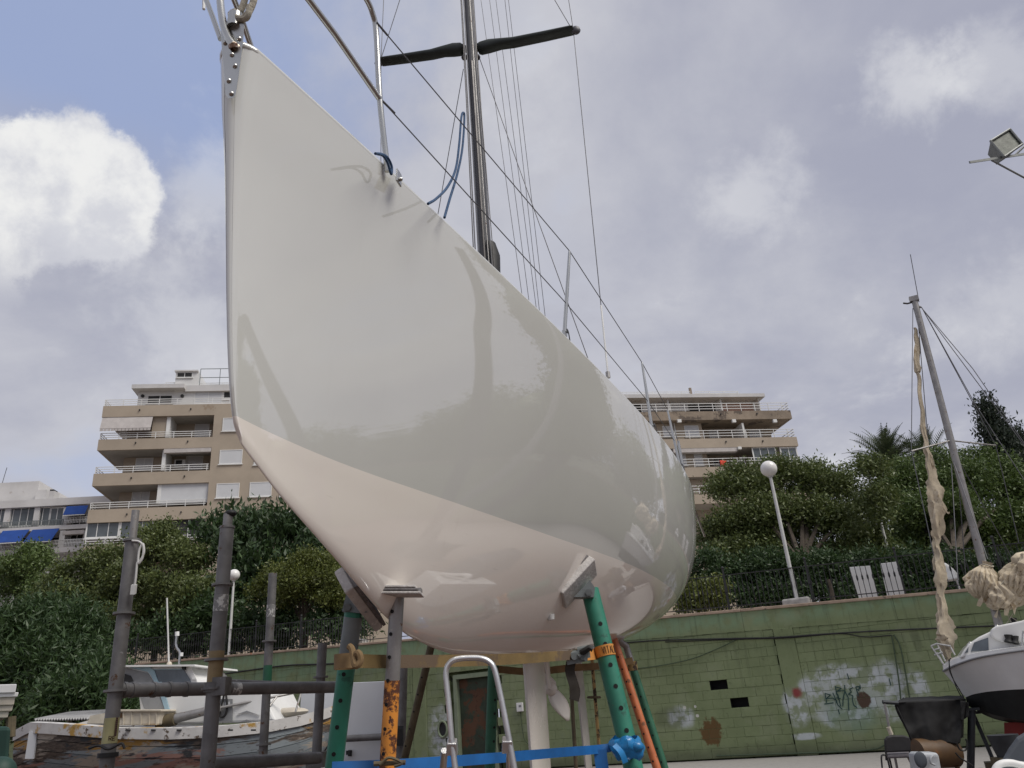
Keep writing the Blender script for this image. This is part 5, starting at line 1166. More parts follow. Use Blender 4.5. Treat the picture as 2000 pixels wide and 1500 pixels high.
# ================================================================== SCAFFOLD, LEFT
sc_ = thing('scaffold_frame', 'frame of worn grey scaffold tubes clamped together in front of the old wooden boat', 'scaffold', AY(330, 1500, 4.5)*(1, 1, 0))
def spole(pts_, Y, r, bands=(), rings=()):
    a, b_ = AY(*pts_[0], Y), AY(*pts_[1], Y+.02); g = ext(a, b_); tube('pole', [a, g], r, 'scaf', sc_, 16)
    ya, yb = pts_[0][1], pts_[1][1]
    def at(y): return lerp(a, b_, min(np.linspace(-.2, 1.2, 500), key=lambda f: abs(px_of(lerp(a, b_, f))[1]-y)))
    for y0, y1, m in bands: MB().tube([at(y0), at(y1)], r+.0012, 16).build('painted_band', m, sc_, True)
    for y, k in rings: MB().tube([at(y)-np.array([0, 0, .006]), at(y)+np.array([0, 0, .006])], r*k, 18).build('collar', 'scaf', sc_, True)
    return a, b_, at
a, b_, at1 = spole(((259, 1052), (208, 1500)), 4.3, .036, ((1402, 1452, 'scafyel'),), ((1056, 1.35), (1198, 1.55), (1349, 1.6)))
MB().tube([at1(1058), at1(997)], .021, 14).build('inner_pole', 'galv', sc_, True)
P = at1(1446); v_ = nrm(C0-P); lm = MB()
def letters(lm, txt, P, ux, uy, h, r_, adv=.8):
    x = 0
    L = {'R': [[(0, 0), (0, 1), (.55, 1), (.6, .75), (.5, .52), (0, .5)], [(.3, .5), (.6, 0)]], 'E': [[(.55, 1), (0, 1), (0, 0), (.55, 0)], [(0, .5), (.45, .5)]]}
    for ch in txt:
        for st_ in L[ch]:
            for p, q in zip(st_[:-1], st_[1:]): lm.tube([P+ux*(x+p[0])*h+uy*p[1]*h, P+ux*(x+q[0])*h+uy*q[1]*h], r_, 4)
        x += adv
letters(lm, 'RE', P+v_*.0375-CX*.004, CX, CY, .022, .0018); lm.build('printed_letters', 'ink', sc_, kind='stuff')
lm = MB()
for y in np.linspace(1404, 1436, 9): lm.box(at1(y)+v_*.030+CX*.026, (.010, .004, .008), CX, FW)
lm.build('scale_marks', 'ink', sc_, kind='stuff')
MB().tube([at1(1470), at1(1480)], .05, 12).build('clamp', 'black', sc_, True)
tube('clamp_handle', curve([at1(1462)-CX*.10+v_*.05, at1(1456)-CX*.05+v_*.06, at1(1463)+v_*.07, at1(1452)+CX*.06+v_*.05, at1(1462)+CX*.08+v_*.05], 5), .007, 'black', sc_, 6)
a, b_, at2 = spole(((444, 1028), (405, 1500)), 4.35, .038, ((1162, 1194, 'scafwhite'), (1272, 1340, 'scaftan')), ((1030, 1.1), (1142, 1.5), (1289, 1.65), (1345, 1.7)))
MB().tube([at2(1030), at2(1004)], .026, 14).build('inner_pole', 'galv', sc_, True); MB().ball(at2(1003)+CX*.012, .03, 10, 6, (1.2, 1, .7)).build('end_cap', 'black', sc_, True)
MB().tube([at2(1332), at2(1352)], .052, 14).build('coupler', 'scaf', sc_, True)
a, b_, at3 = spole(((533, 1120), (513, 1490)), 6.6, .034, ((1182, 1205, 'scafwhite'), (1300, 1330, 'greend')), ((1252, 1.7), (1454, 1.7)))
a, b_, at4 = spole(((630, 1256), (617, 1500)), 6.0, .034, (), ((1322, 1.6), (1486, 1.6)))
h0, h1 = AY(226, 1348, 4.36), AY(655, 1342, 5.6)
tube('horizontal_tube', [h0, h1], .037, 'scaf', sc_, 16)
for f in (.03, .06, .14, .20, .27): MB().tube([lerp(h0, h1, f-.006), lerp(h0, h1, f+.006)], .042, 14).build('tube_clip', 'scaf', sc_, True)
tube('horizontal_tube', [AY(444, 1331, 5.0), AY(645, 1339, 5.7)], .014, 'scaf', sc_, 10)
MB().tube([lerp(h0, h1, .46), lerp(h0, h1, .5)], .0385, 14).build('painted_band', 'scafwhite', sc_, True)
tube('horizontal_tube', [AY(410, 1493, 4.9), AY(622, 1480, 5.9)], .038, 'scaf', sc_, 14)
MB().box(at4(1484), (.12, .10, .10)).build('coupler', 'scaf', sc_); MB().box(at2(1340)+CX*.04, (.07, .09, .09)).build('coupler', 'scaf', sc_)
cd_ = thing('cable_loop', 'pale coiled cable with a plug hanging from the top of the first scaffold pole', 'cable', at1(1056))
tube('cable', curve([AY(x, y, 4.26) for x, y in ((258, 1056), (272, 1058), (280, 1068), (278, 1090), (270, 1100), (272, 1075), (279, 1062), (281, 1080), (272, 1098), (268, 1100), (265, 1130), (262, 1150))], 6), .006, 'lampwhite', cd_, 6)
MB().box(AY(261, 1151, 4.26), (.025, .02, .05), CX, FW).build('plug', 'lampwhite', cd_)

# white panel with its dark frame, standing behind the stands
wp = thing('hoarding', 'white sheet metal hoarding with a dark tube clamped across, behind the orange stand', 'panel', AY(720, 1500, 9.0)*(1, 1, 0))
def panel(pts_, Y, th, name, m, par):
    P = [AY(x, y, Y) for x, y in pts_]; Q = [p+np.array([0, th, 0]) for p in P]; return bevelled(MB().hexa(P+Q).build(name, m, par), .006)
gl_, gr_ = ext(AY(664, 1334, 9), AY(652, 1500, 9)), ext(AY(784, 1329, 9), AY(775, 1500, 9))
P = [AY(664, 1334, 9), AY(784, 1329, 9), gr_, gl_]; bevelled(MB().hexa(P+[p+np.array([0, .06, 0]) for p in P]).build('sheet', 'whitedull', wp), .006)
tube('dark_post', [AY(787, 1305, 8.93), ext(AY(787, 1305, 8.93), AY(783, 1440, 8.93))], .052, 'scaf', wp, 12)
tube('cross_tube', [AY(668, 1443, 8.9), AY(786, 1437, 8.9)], .035, 'scaf', wp, 10)
MB().box(AY(779, 1437, 8.84), (.09, .07, .16), CX, FW).build('clamp', 'black', wp); tube('latch', [AY(684, 1465, 8.96), AY(683, 1477, 8.96)], .022, 'black', wp, 8); MB().box(AY(681, 1470, 8.96), (.05, .03, .04)).build('latch_plate', 'black', wp)
wp2 = thing('hoarding', 'pale blue grey panel standing behind the bow of the old wooden boat', 'panel', AY(620, 1400, 13.5)*(1, 1, 0))
P = [AY(588, 1352, 13.5), AY(668, 1345, 13.5)]; P += [ext(P[1], AY(664, 1400, 13.5)), ext(P[0], AY(585, 1400, 13.5))]; bevelled(MB().hexa(P+[p+np.array([0, .06, 0]) for p in P]).build('sheet', 'whitedull', wp2), .006)

# ================================================================== OLD WOODEN BOAT
def oldpaint():
    m, t, b = base_mat('peeling boat paint'); pos = t.n('ShaderNodeNewGeometry').outputs['Position']
    st_ = t.v('MULTIPLY', pos, (.42, .42, 2.4)); big = t.noise(st_, 1.6, 7, .62, .4); med = t.noise(t.v('ADD', st_, (5, 1, 2)), 3.2, 8, .68, .5); fine = t.noise(t.v('MULTIPLY', pos, (1, 1, 5)), 9, 6, .7)
    c = t.mix(t.ss(fine, .35, .65), (.06, .05, .044), (.17, .135, .105))
    for (off, sc, th, col) in (((1, 7, 3), 1.35, .50, (.27, .31, .33)), ((4, 2, 8), 1.7, .55, (.38, .22, .18)), ((9, 5, 1), 1.5, .58, (.40, .23, .06)), ((2, 9, 6), 2.1, .55, (.46, .41, .34)), ((7, 3, 4), 1.2, .575, (.05, .055, .06))):
        n_ = t.noise(t.v('ADD', st_, off), sc, 7, .62, .5); c = t.mix(t.m('MULTIPLY', t.ss(n_, th, th+.035), t.ss(fine, .28, .45)), c, col)
    c = t.mix(t.m('MULTIPLY', t.ss(med, .6, .66), .7), c, (.06, .035, .022))
    t.put(b.inputs['Base Color'], c); b.inputs['Roughness'].default_value = .8
    bn = t.n('ShaderNodeBump'); bn.inputs['Strength'].default_value = .25; bn.inputs['Distance'].default_value = .004; t.put(bn.inputs['Height'], t.m('ADD', fine, med)); t.L.new(bn.outputs[0], b.inputs['Normal']); return m
M['oldpaint'] = oldpaint()
M['rail'] = mat('chipped white rail', (.58, .57, .55), .6, 0, .1, 4, .2, 20, spots=[((.44, .27, .07), .57, 2.0), ((.12, .09, .065), .59, 8)])
OY = 11.0; ob = thing('wooden_boat', 'old wooden boat with peeling multicoloured paint and a white cabin, at the lower left', 'boat', AY(330, 1500, 12)*(1, 1, 0))
OX = [(30, 1436), (60, 1420), (90, 1421), (150, 1425), (230, 1431), (330, 1432), (430, 1428), (520, 1419), (590, 1406), (640, 1392), (662, 1384)]
HB = [.55, .72, .82, .95, 1.05, 1.08, 1.02, .85, .55, .22, .04]
OP = nrm((.06, 1, 0)); oc = AY(330, 1432, OY)+OP*1.08
sheerN = []; 
for (x, y), hb in zip(OX, HB): sheerN.append(PL(x, y, oc-OP*hb, OP))
def osec(i, v):   # v 0 gunwale -> 1 keel
    S = sheerN[i]; hb = HB[i]; dpt = 1.05*(.8+.2*min(1, hb)); z = S[2]-dpt*v; k = hb*(1-v**2.4*.96)
    end = 0
    P = S+OP*(hb-k); P = np.array([P[0], P[1], z])
    if i >= 8: P = P - nrm((1, 0, 0))*v*v*(.18*(i-7))
    return P
fN = interp = None
def osurf(u, v):
    i = min(int(u), len(OX)-2); f = u-i; return lerp(osec(i, v), osec(i+1, v), f)
us = np.linspace(0, len(OX)-1, 60)
def smooth_cols(v):
    return [osurf(u, v) for u in us]
# inner hull both sides
vs = np.linspace(0, 1, 12); near = [smooth_cols(v) for v in vs]
def mir(P): d_ = (np.asarray(P)-oc)@OP; return np.asarray(P)-2*d_*OP
inn = [[p+OP*.03 for p in row] for row in near]; mb = MB(); mb.grid(inn); mb.grid([[mir(p) for p in row] for row in near])
mb.grid([[lerp(row[0], mir(row[0]), f) for f in np.linspace(0, 1, 4)] for row in near]); mb.build('hull', 'oldpaint', ob, True)
nb = 7
for k in range(nb):
    v0, v1 = .02+.96*k/nb, .02+.96*(k+1)/nb-.010; g0 = smooth_cols(v0); g2 = smooth_cols(v1)
    o = MB().grid([g0, g2]).build('plank', 'oldpaint', ob); md = o.modifiers.new('s', 'SOLIDIFY'); md.thickness = .010; md.offset = 0
# gunwale rail
zt = np.array([0, 0, 1.]); g = smooth_cols(0); P = [[p-OP*.04-zt*.075, p-OP*.045+zt*.06, p+OP*.12+zt*.07, p+OP*.12-zt*.0] for p in g]
MB().grid(P).build('gunwale_rail', 'rail', ob); P = [[mir(p) for p in r] for r in P]; MB().grid(P).build('gunwale_rail', 'rail', ob)
for x in (250, 300, 350, 402, 450, 495): MB().box(PL(x, 1426, oc-OP*1.12, OP)+OP*(.0), (.055, .03, .02), CX, OP).build('scupper', 'dark', ob)
dk = [[lerp(p+OP*.1, mir(p+OP*.1), f)-zt*.02 for f in np.linspace(0, 1, 5)] for p in g]; MB().grid(dk).build('deck', 'greypanel', ob)
MB().box(PL(62, 1455, oc-OP*.78, OP), (.11, .03, .34), CX, OP).build('stern_patch', 'whitedull', ob)
Z5 = lambda x, y: (200+x/4.348, 1280+y/4.348)
def extr(name, pts_, m, b0, b1, par, z5=True):
    P = [PL(*(Z5(*q) if z5 else q), oc+OP*b0, OP) for q in pts_]; Q = [p+OP*(b1-b0) for p in P]; n_ = len(P)
    return MB().add(P+Q, [tuple(range(n_)), tuple(range(2*n_-1, n_-1, -1))]+[(i, n_+i, n_+(i+1) % n_, (i+1) % n_) for i in range(n_)]).build(name, m, par)
cabin = bevelled(extr('cabin_trunk', [(300, 290), (1350, 295), (1475, 560), (330, 600)], 'white', -.62, .62, ob), .03)
extr('side_panel', [(312, 335), (478, 332), (565, 535), (352, 450)], 'greypanel', -.635, -.625, ob)
extr('corner_trim', [(455, 225), (500, 225), (590, 540), (555, 540)], 'lightblue', -.645, -.625, ob)
wh = extr('wheelhouse', [(165, 97), (700, 92), (800, 208), (830, 295), (300, 292), (160, 230)], 'white', -.6, .6, ob)
extr('roof', [(110, 84), (782, 77), (785, 92), (108, 98)], 'white', -.72, .72, ob)
extr('side_window', [(418, 120), (688, 118), (745, 205), (770, 290), (490, 292), (458, 222)], 'smoke', -.612, -.602, ob); extr('aft_panel', [(172, 100), (385, 150), (432, 222), (470, 292), (300, 292), (165, 232)], 'greypanel', -.612, -.602, ob)
extr('window_trim', [(218, 100), (400, 100), (440, 130), (500, 292), (470, 292), (410, 165), (385, 140)], 'lightblue', -.625, -.613, ob); extr('window_trim', [(412, 117), (690, 115), (690, 121), (418, 123)], 'lightblue', -.618, -.613, ob)
extr('aft_opening', [(166, 150), (240, 172), (262, 215), (262, 292), (166, 292)], 'dark', -.62, -.613, ob); extr('mirror_bracket', [(672, 92), (700, 92), (698, 122), (676, 120)], 'black', -.66, -.615, ob)
extr('front_pillar_cap', [(700, 92), (745, 92), (800, 205), (765, 205)], 'white', -.615, -.603, ob)
hp_ = extr('deck_plate', [(888, 372), (1102, 370), (1102, 560), (888, 562)], 'greypanel', -.645, -.625, ob)
for k in range(7): extr('plate_mark', [(905+k*27, 395+(k % 2)*6), (920+k*27, 393), (920+k*27, 440), (905+k*27, 442)], 'shutter', -.65, -.646, hp_)
for yy in (470, 545): extr('hull_emblem', [(1140, yy+30), (1225, yy), (1335, yy+38), (1225, yy+14)], 'greypanel', -.645, -.625, ob)
tube('boom', [PL(*Z5(480, 570), oc-OP*.8, OP), PL(*Z5(690, 520), oc-OP*.8, OP), PL(*Z5(1000, 442), oc-OP*.75, OP)], [.075, .06, .05], 'galv', ob, 12); tube('boom_end', [PL(*Z5(470, 572), oc-OP*.81, OP), PL(*Z5(620, 540), oc-OP*.81, OP)], .085, 'brownpole', ob, 12)
tube('bow_rail', [PL(*Z5(1000, 445), oc-OP*.7, OP), PL(*Z5(1420, 360), oc-OP*.55, OP), PL(*Z5(1690, 305), oc-OP*.3, OP)], .018, 'galv', ob, 8)
for x0, y0, x1, y1 in ((1020, 575, 1110, 430), (1340, 370, 1400, 470), (1640, 480, 1690, 310), (1420, 430, 1480, 350)): tube('rail_stay', [PL(*Z5(x0, y0), oc-OP*.6, OP), PL(*Z5(x1, y1), oc-OP*.5, OP)], .014, 'galv', ob, 6)
tube('fuel_hose', curve([PL(*Z5(*q), oc-OP*.66, OP) for q in ((1035, 330), (1010, 430), (995, 500), (1020, 525), (1050, 490), (1058, 420), (1050, 330))], 5), .014, 'cable', ob, 6)
tube('aerial', [PL(*Z5(565, 80), oc-OP*.3, OP), PL(326, 1168, oc-OP*.3, OP)], .012, 'lampwhite', ob, 6); MB().ball(PL(*Z5(568, 76), oc-OP*.3, OP), .04, 8, 6).build('aerial_foot', 'cream', ob, True)
tube('bent_vent_pipe', curve([PL(x, y, oc-OP*.2, OP) for x, y in ((350, 1297), (351, 1275), (344, 1262), (346, 1238))], 5), .018, 'steel', ob, 8)
MB().tube([PL(346, 1242, oc-OP*.2, OP), PL(346, 1234, oc-OP*.2, OP)], .03, 10).build('pipe_cap', 'white', ob, True); MB().box(PL(355, 1278, oc-OP*.2, OP), (.03, .03, .05)).build('pipe_clip', 'white', ob)
# trestle it stands on
for x in (200, 500):
    p = PL(x, 1500, oc, OP)*(1, 1, 0)
    MB().box(p+zt*.3, (.25, 1.6, .6)).build('keel_block', 'brownpole', ob)
cr = thing('plastic_crate', 'cream ribbed plastic crate on the rail of the old wooden boat', 'crate', PL(270, 1418, oc-OP*.95, OP))
P = [PL(*Z5(*q), oc-OP*1.0, OP) for q in ((118, 595), (470, 592), (485, 462), (108, 462))]; Q = [p+OP*.45 for p in P]; bevelled(MB().hexa([P[0], P[1], Q[1], Q[0], P[3], P[2], Q[2], Q[3]]).build('bin', 'cream', cr), .02)
P = [PL(*Z5(*q), oc-OP*1.03, OP) for q in ((100, 480), (498, 478), (498, 458), (100, 460))]; Q = [p+OP*.5 for p in P]; bevelled(MB().hexa([P[0], P[1], Q[1], Q[0], P[3], P[2], Q[2], Q[3]]).build('rim', 'cream', cr), .01)
for x in (175, 245, 325, 395, 455):
    P = [PL(*Z5(*q), oc-OP*1.012, OP) for q in ((x-4, 590), (x+4, 590), (x+6, 480), (x-3, 480))]; Q = [p+OP*.012 for p in P]; MB().hexa([P[0], P[1], Q[1], Q[0], P[3], P[2], Q[2], Q[3]]).build('rib', 'cream', cr)
P = [PL(*Z5(*q), oc-OP*1.012, OP) for q in ((120, 530), (170, 530), (170, 488), (120, 488))]; Q = [p+OP*.014 for p in P]; MB().hexa([P[0], P[1], Q[1], Q[0], P[3], P[2], Q[2], Q[3]]).build('orange_sticker', 'tank', cr)
sk = thing('sail_bag', 'pale folded sack on the foredeck of the old wooden boat', 'sack', PL(*Z5(1560, 480), oc, OP))
MB().ball(PL(*Z5(1560, 462), oc-OP*.1, OP)-zt*.04, .26, 18, 10, (1.25, .7, .26)).build('sack', 'cream', sk, True)
cs_ = thing('corrugated_sheet', 'grey corrugated roofing sheet lying behind the stern of the old wooden boat', 'roof sheet', AY(130, 1410, 13.2))
Pc = []
a0, a1 = AY(66, 1406, 13.0), AY(172, 1403, 13.0); b0_, b1_ = AY(138, 1392, 14.2), AY(214, 1387, 14.2)
for i in range(81):
    f = i/80; row = [lerp(lerp(a0, a1, f), lerp(b0_, b1_, f), g_)+zt*.022*math.sin(i*math.pi/2.0) for g_ in (0, .5, 1)]; Pc.append(row)
o = MB().grid(Pc).build('sheet', 'corr', cs_, True); o.modifiers.new('s', 'SOLIDIFY').thickness = .008
for p in (a0, a1, b0_, b1_): tube('support', [p-zt*.03, p*(1, 1, 0)], .04, 'brownpole', cs_, 6)
tc = thing('cream_board', 'cream boxy board leaning behind the stern rail next to the crate', 'board', AY(190, 1412, 12.9)); P = [AY(x, y, 12.8) for x, y in ((170, 1413), (207, 1413), (208, 1392), (176, 1398))]; MB().hexa(P+[p+np.array([0, .12, 0]) for p in P]).build('board', 'cream', tc)

# far left white clinker hull, green cover and blue bag
lb_ = thing('white_dinghy', 'white overlapping plank hull poking in at the left edge below the oleanders', 'boat', AY(-40, 1500, 9)*(1, 1, 0))
for k, (y0, y1, xr) in enumerate(((1336, 1353, 33), (1352, 1361, 37), (1360.5, 1377, 30), (1376.5, 1389, 26), (1388.5, 1402, 18))):
    o_ = -.02*(4-k); P = [AY(x, y, 9+o_) for x, y in ((-190, y1+6), (xr-3, y1), (xr, y0), (-190, y0+6))]; Q = [p+np.array([-1.0, 1.3, 0]) for p in P]; bevelled(MB().hexa(P+Q).build('plank', 'cream' if k > 1 else 'white', lb_), .008)
tube('keel_prop', [AY(-20, 1402, 9.4), AY(-20, 1402, 9.4)*(1, 1, 0)], .06, 'brownpole', lb_, 8)
tube('stern_knee', [AY(22, 1400, 9.1), AY(20, 1440, 9.1)], .05, 'brownpole', lb_, 8)
gt = thing('green_container', 'dark green tarpaulin covered box at the lower left edge beside the wooden boat', 'cover', AY(0, 1500, 8.6)*(1, 1, 0))
P = [AY(-120, 1420, 8.5), AY(22, 1418, 8.5)]; P = [ext(P[0], AY(-128, 1500, 8.5)), ext(P[1], AY(16, 1500, 8.5)), P[1], P[0]]; bevelled(MB().hexa([P[0], P[1], P[1]+np.array([-.7, .9, 0]), P[0]+np.array([-.7, .9, 0]), P[3], P[2], P[2]+np.array([-.7, .9, 0]), P[3]+np.array([-.7, .9, 0])]).build('cover', 'tarpgreen', gt), .04)
lbag = thing('teal_bag', 'dark teal bag in the bottom left corner', 'bag', AY(4, 1520, 8.0)); MB().ball(AY(-2, 1512, 8.0), .17, 16, 10, (.9, .8, .9)).build('bag', 'tarpgreen', lbag, True)

# ================================================================== SMALL SAILBOAT, RIGHT
SB = AY(1842, 1310, 14.0); SD = nrm((1, -.42, 0)); SN = np.array([-SD[1], SD[0], 0])      # SN points away from the camera
sb = thing('small_sailboat', 'small white sailboat with a black bottom propped up at the right edge', 'sailboat', (SB+SD*1.5)*(1, 1, 0))
def SP(x, y, b=0.0): return PL(x, y, SB-SN*b, SN)
Z6 = lambda x, y: (1300+x/2.857, 1050+y/2.857)
cols = np.linspace(0, 1, 26)
rows = [([(1842, 1303), (1858, 1290), (1881, 1281), (1920, 1273), (2000, 1262), (2110, 1250)], [.02, .22, .45, .75, 1.0, 1.08]),
        ([(1842, 1311), (1855, 1304), (1877, 1295), (1918, 1283), (2000, 1270), (2110, 1259)], [.02, .21, .44, .75, 1.0, 1.08]),
        ([(1858, 1330), (1870, 1323), (1890, 1318), (1930, 1311), (2000, 1304), (2110, 1298)], [.02, .15, .36, .66, .95, 1.05]),
        ([(1886, 1362), (1893, 1359), (1906, 1355), (1938, 1350), (2000, 1346), (2110, 1345)], [.01, .08, .22, .5, .84, .98]),
        ([(1890, 1377), (1900, 1379), (1916, 1386), (1945, 1397), (2000, 1407), (2110, 1408)], [.01, .05, .14, .33, .58, .7]),
        ([(1893, 1380), (1905, 1386), (1922, 1396), (1952, 1407), (2000, 1414), (2110, 1418)], [.0, .0, .0, .0, .0, .0])]
def rowpts(px_, bb, j):
    c = curve([np.array([*p, b]) for p, b in zip(px_, bb)], 5); q = c[j]; return q
nj = len(curve([np.zeros(3)]*6, 5)); near = [[SP(*rowpts(px_, bb, j)[:2], rowpts(px_, bb, j)[2]) for j in range(nj)] for px_, bb in rows]; bs_ = [[rowpts(px_, bb, j)[2] for j in range(nj)] for px_, bb in rows]
far = [[near[i][j]+SN*2*bs_[i][j] for j in range(nj)] for i in range(len(rows))]
def half(i0, i1, name, m):
    mb = MB(); mb.grid(near[i0:i1+1]); mb.grid(far[i0:i1+1]); return mb.build(name, m, sb, True)
half(0, 1, 'gunwale_band', 'whitegel'); half(1, 3, 'topsides', 'whitegel'); half(3, 5, 'bottom', 'blackbottom')
tube('rub_rail', [p-SN*.012 for p in near[1]], .016, 'greypanel', sb, 8)
MB().grid([[lerp(near[0][j], far[0][j], f)+zt*.03*(1-(2*f-1)**2) for f in np.linspace(0, 1, 5)] for j in range(nj)]).build('deck', 'whitegel', sb, True)
def sext(name, pts_, m, b0, b1, par=None, z6=True):
    P = [SP(*(Z6(*q) if z6 else q), b0) for q in pts_]; Q = [p+SN*(b0-b1) for p in P]; n_ = len(P)
    return MB().add(P+Q, [tuple(range(n_)), tuple(range(2*n_-1, n_-1, -1))]+[(i, n_+i, n_+(i+1) % n_, (i+1) % n_) for i in range(n_)]).build(name, m, par or sb)
bevelled(sext('coachroof', [(1640, 672), (1662, 632), (1690, 595), (1750, 553), (1812, 524), (2300, 460), (2300, 640)], 'whitegel', .5, -.5), .035, 3)
sext('side_window', [(1703, 637), (1722, 585), (1800, 557), (1803, 628)], 'smoke', .512, .502); sext('front_window', [(1667, 646), (1690, 610), (1688, 640)], 'smoke', .512, .502)
bevelled(sext('cockpit_coaming', [(1812, 545), (1818, 510), (1845, 492), (1985, 464), (2000, 458), (2300, 420), (2300, 600), (1960, 585), (1880, 585), (1830, 565)], 'whitegel', .56, .30), .03, 3); bevelled(sext('cockpit_coaming', [(1845, 492), (1985, 464), (2300, 420), (2300, 560), (1850, 560)], 'whitegel', -.3, -.56), .03)
for x, y, b in ((1915, 565, .60), (1950, 572, .60), (1940, 470, -.3)):
    p = SP(*Z6(x, y), b); MB().tube([p-zt*.05-CX*.02, p, p+zt*.06+CX*.01], [.065, .045, .06], 14).build('winch', 'black', sb, True)
for x, y in ((1700, 590), (1690, 600), (1850, 495)): MB().ball(SP(*Z6(x, y), .3), .03, 8, 6).build('deck_fitting', 'steel', sb, True)
for a_, b2 in (((1482, 605), (1555, 715)), ((1515, 592), (1560, 690)), ((1482, 605), (1518, 590)), ((1495, 628), (1530, 618)), ((1590, 610), (1615, 655)), ((1515, 592), (1590, 605)), ((1500, 655), (1545, 640)), ((1515, 640), (1550, 705))):
    tube('pulpit_tube', [SP(*Z6(*a_), .12), SP(*Z6(*b2), .15)], .013, 'lampwhite', sb, 8)
tube('stanchion', [SP(1962, 1258, .95), SP(1996, 1262-30, .95)], .012, 'steel', sb, 8) if False else None
tube('stanchion', [SP(1996, 1262, .98), SP(1998, 1232, .98)], .013, 'steel', sb, 8)
tube('bow_line', curve([SP(*Z6(*q), .42) for q in ((1580, 680), (1588, 740), (1605, 790), (1625, 840), (1648, 885))], 5), .008, 'cable', sb, 6); tube('bow_line', curve([SP(*Z6(*q), .40) for q in ((1590, 672), (1582, 700), (1590, 760), (1640, 850), (1665, 890))], 5), .008, 'cable', sb, 6)
mt = [SP(1785, 583), SP(1951, 1222)]; mm_ = MB(); P = []
for f in np.linspace(0, 1, 8):
    c = lerp(*mt, f); P.append([c+SD*.068*math.sin(t_)*(.8+.2*f)+SN*.045*math.cos(t_) for t_ in np.linspace(0, 2*math.pi, 21)])
smast = mm_.grid(P).build('mast', 'galv', sb, True)
tube('masthead_crane', [SP(1764, 592), SP(1772, 593), SP(1784, 590), SP(1798, 601)], .018, 'mastdark', smast, 8); tube('masthead_aerial', [SP(1795, 590), SP(1778, 497)], .007, 'wire', smast, 6); MB().box(SP(1785, 584), (.16, .1, .1), SD, SN).build('masthead', 'galv', smast)
tube('spreader', [lerp(*mt, .475), SP(1780, 881, .75)], .014, 'galv', smast, 8); tube('spreader', [lerp(*mt, .475), SP(1945, 870, -.75)], .014, 'galv', smast, 8)
def srig(*pts_): tube('stay', [SP(*p) for p in pts_], .0075, 'wire', sb, 5)
srig((1783, 602), (1780, 881, .75), (1824, 1085, .85)); srig((1800, 600), (1945, 870, -.75), (1990, 1060, -.9)); srig((1800, 600), (1905, 790), (2010, 952)); srig((1799, 600), (1900, 720), (2010, 880)); srig((1798, 598), (2060, 950))
srig((1860, 895), (1929, 1092, .7)); srig((1872, 898), (1979, 1095, -.6)); srig((1858, 905), (1872, 1150, .8)); srig((1870, 905), (1888, 1150)); srig((1790, 590), (1849, 1296))
tube('boom', [SP(1945, 1165), SP(2080, 1130)], .045, 'galv', sb, 10)
for x0, y0, x1, y1 in ((1940, 1180, 1958, 1222), (1962, 1190, 1975, 1215), (1990, 1180, 1966, 1218), (1960, 1195, 1990, 1215)): tube('topping_line', [SP(x0, y0, .05), SP(x1, y1, .1)], .006, 'rope', sb, 5)
# keel, props
MB().hexa([SP(x, y, b) for x, y, b in ((1962, 1442, .12), (2040, 1442, .12), (2040, 1442, -.12), (1962, 1442, -.12), (1961, 1411, .14), (2045, 1411, .14), (2045, 1411, -.14), (1961, 1411, -.14))]).build('keel', 'redpaint', sb)
kb = SP(2000, 1460); MB().box(np.array([kb[0], kb[1], .15]), (1.2, .3, .3), SD, SN).build('keel_block', 'brownpole', sb)
def rprop(label, pts_, b, r, m='darkstuff'):
    a, b2 = SP(*pts_[0], b), SP(*pts_[1], b); g = ext(a, b2); T = thing('boat_prop', label, 'boat stand', g, 'props under the small sailboat'); tube('post', [a, g], r, m, T, 12); MB().box(g+zt*.02, (.3, .3, .04)).build('foot_plate', m, T); MB().box(a, (.22, .16, .04), SD, SN).build('pad', m, T); return T
T = rprop('dark upright post under the bow of the small sailboat beside the black tarpaulin', ((1898, 1385), (1896, 1490)), .12, .055)
rprop('dark leaning strut behind the upright post under the small sailboat', ((1900, 1392), (1940, 1485)), -.2, .03)
# tattered furled sail hanging on its forestay
ts = thing('furled_sail', 'tattered cream sail rolled and hanging down the forestay of the small sailboat', 'sail', SP(1852, 1290))
spec = [(1787, 640, 4), (1790, 665, 8), (1792, 720, 10), (1794, 735, 6), (1800, 800, 7), (1808, 862, 8), (1813, 890, 11), (1820, 930, 15), (1828, 965, 26), (1831, 1000, 24), (1829, 1040, 18), (1829, 1060, 11), (1833, 1095, 15), (1836, 1130, 19), (1838, 1160, 12), (1842, 1200, 18), (1846, 1235, 28), (1850, 1255, 24), (1851, 1280, 11), (1853, 1296, 7)]
C_ = curve([np.array(s_, float) for s_ in spec], 6); r_ = np.random.default_rng(8); P = []
for i, q in enumerate(C_):
    c = SP(q[0], q[1], .0); rad = q[2]*.5*np.linalg.norm(c-C0)/F; row = []
    for j in range(19):
        t_ = 2*math.pi*j/18; k_ = 1+.28*math.sin(3*t_+i*.35)+.18*math.sin(5*t_-i*.6)+.10*r_.normal(); row.append(c+rad*k_*(math.cos(t_)*CX+.8*math.sin(t_)*SN)+CX*.012*math.sin(i*1.1))
    row[-1] = row[0]; P.append(row)
MB().grid(P).build('sailcloth', 'sail', ts, True)
fl_ = [[SP(1826+u*14*(1-.3*v), 958+v*62+6*u, .02+.04*math.sin(3*v+u*4)) for v in np.linspace(0, 1, 8)] for u in np.linspace(0, 1, 5)]; o = MB().grid(fl_).build('loose_flap', 'sail', ts, True); o.modifiers.new('s', 'SOLIDIFY').thickness = .006
tube('sheet_end', curve([SP(x, y, .03) for x, y in ((1836, 985), (1845, 995), (1852, 1003), (1854, 1000))], 4), .012, 'sail', ts, 6)
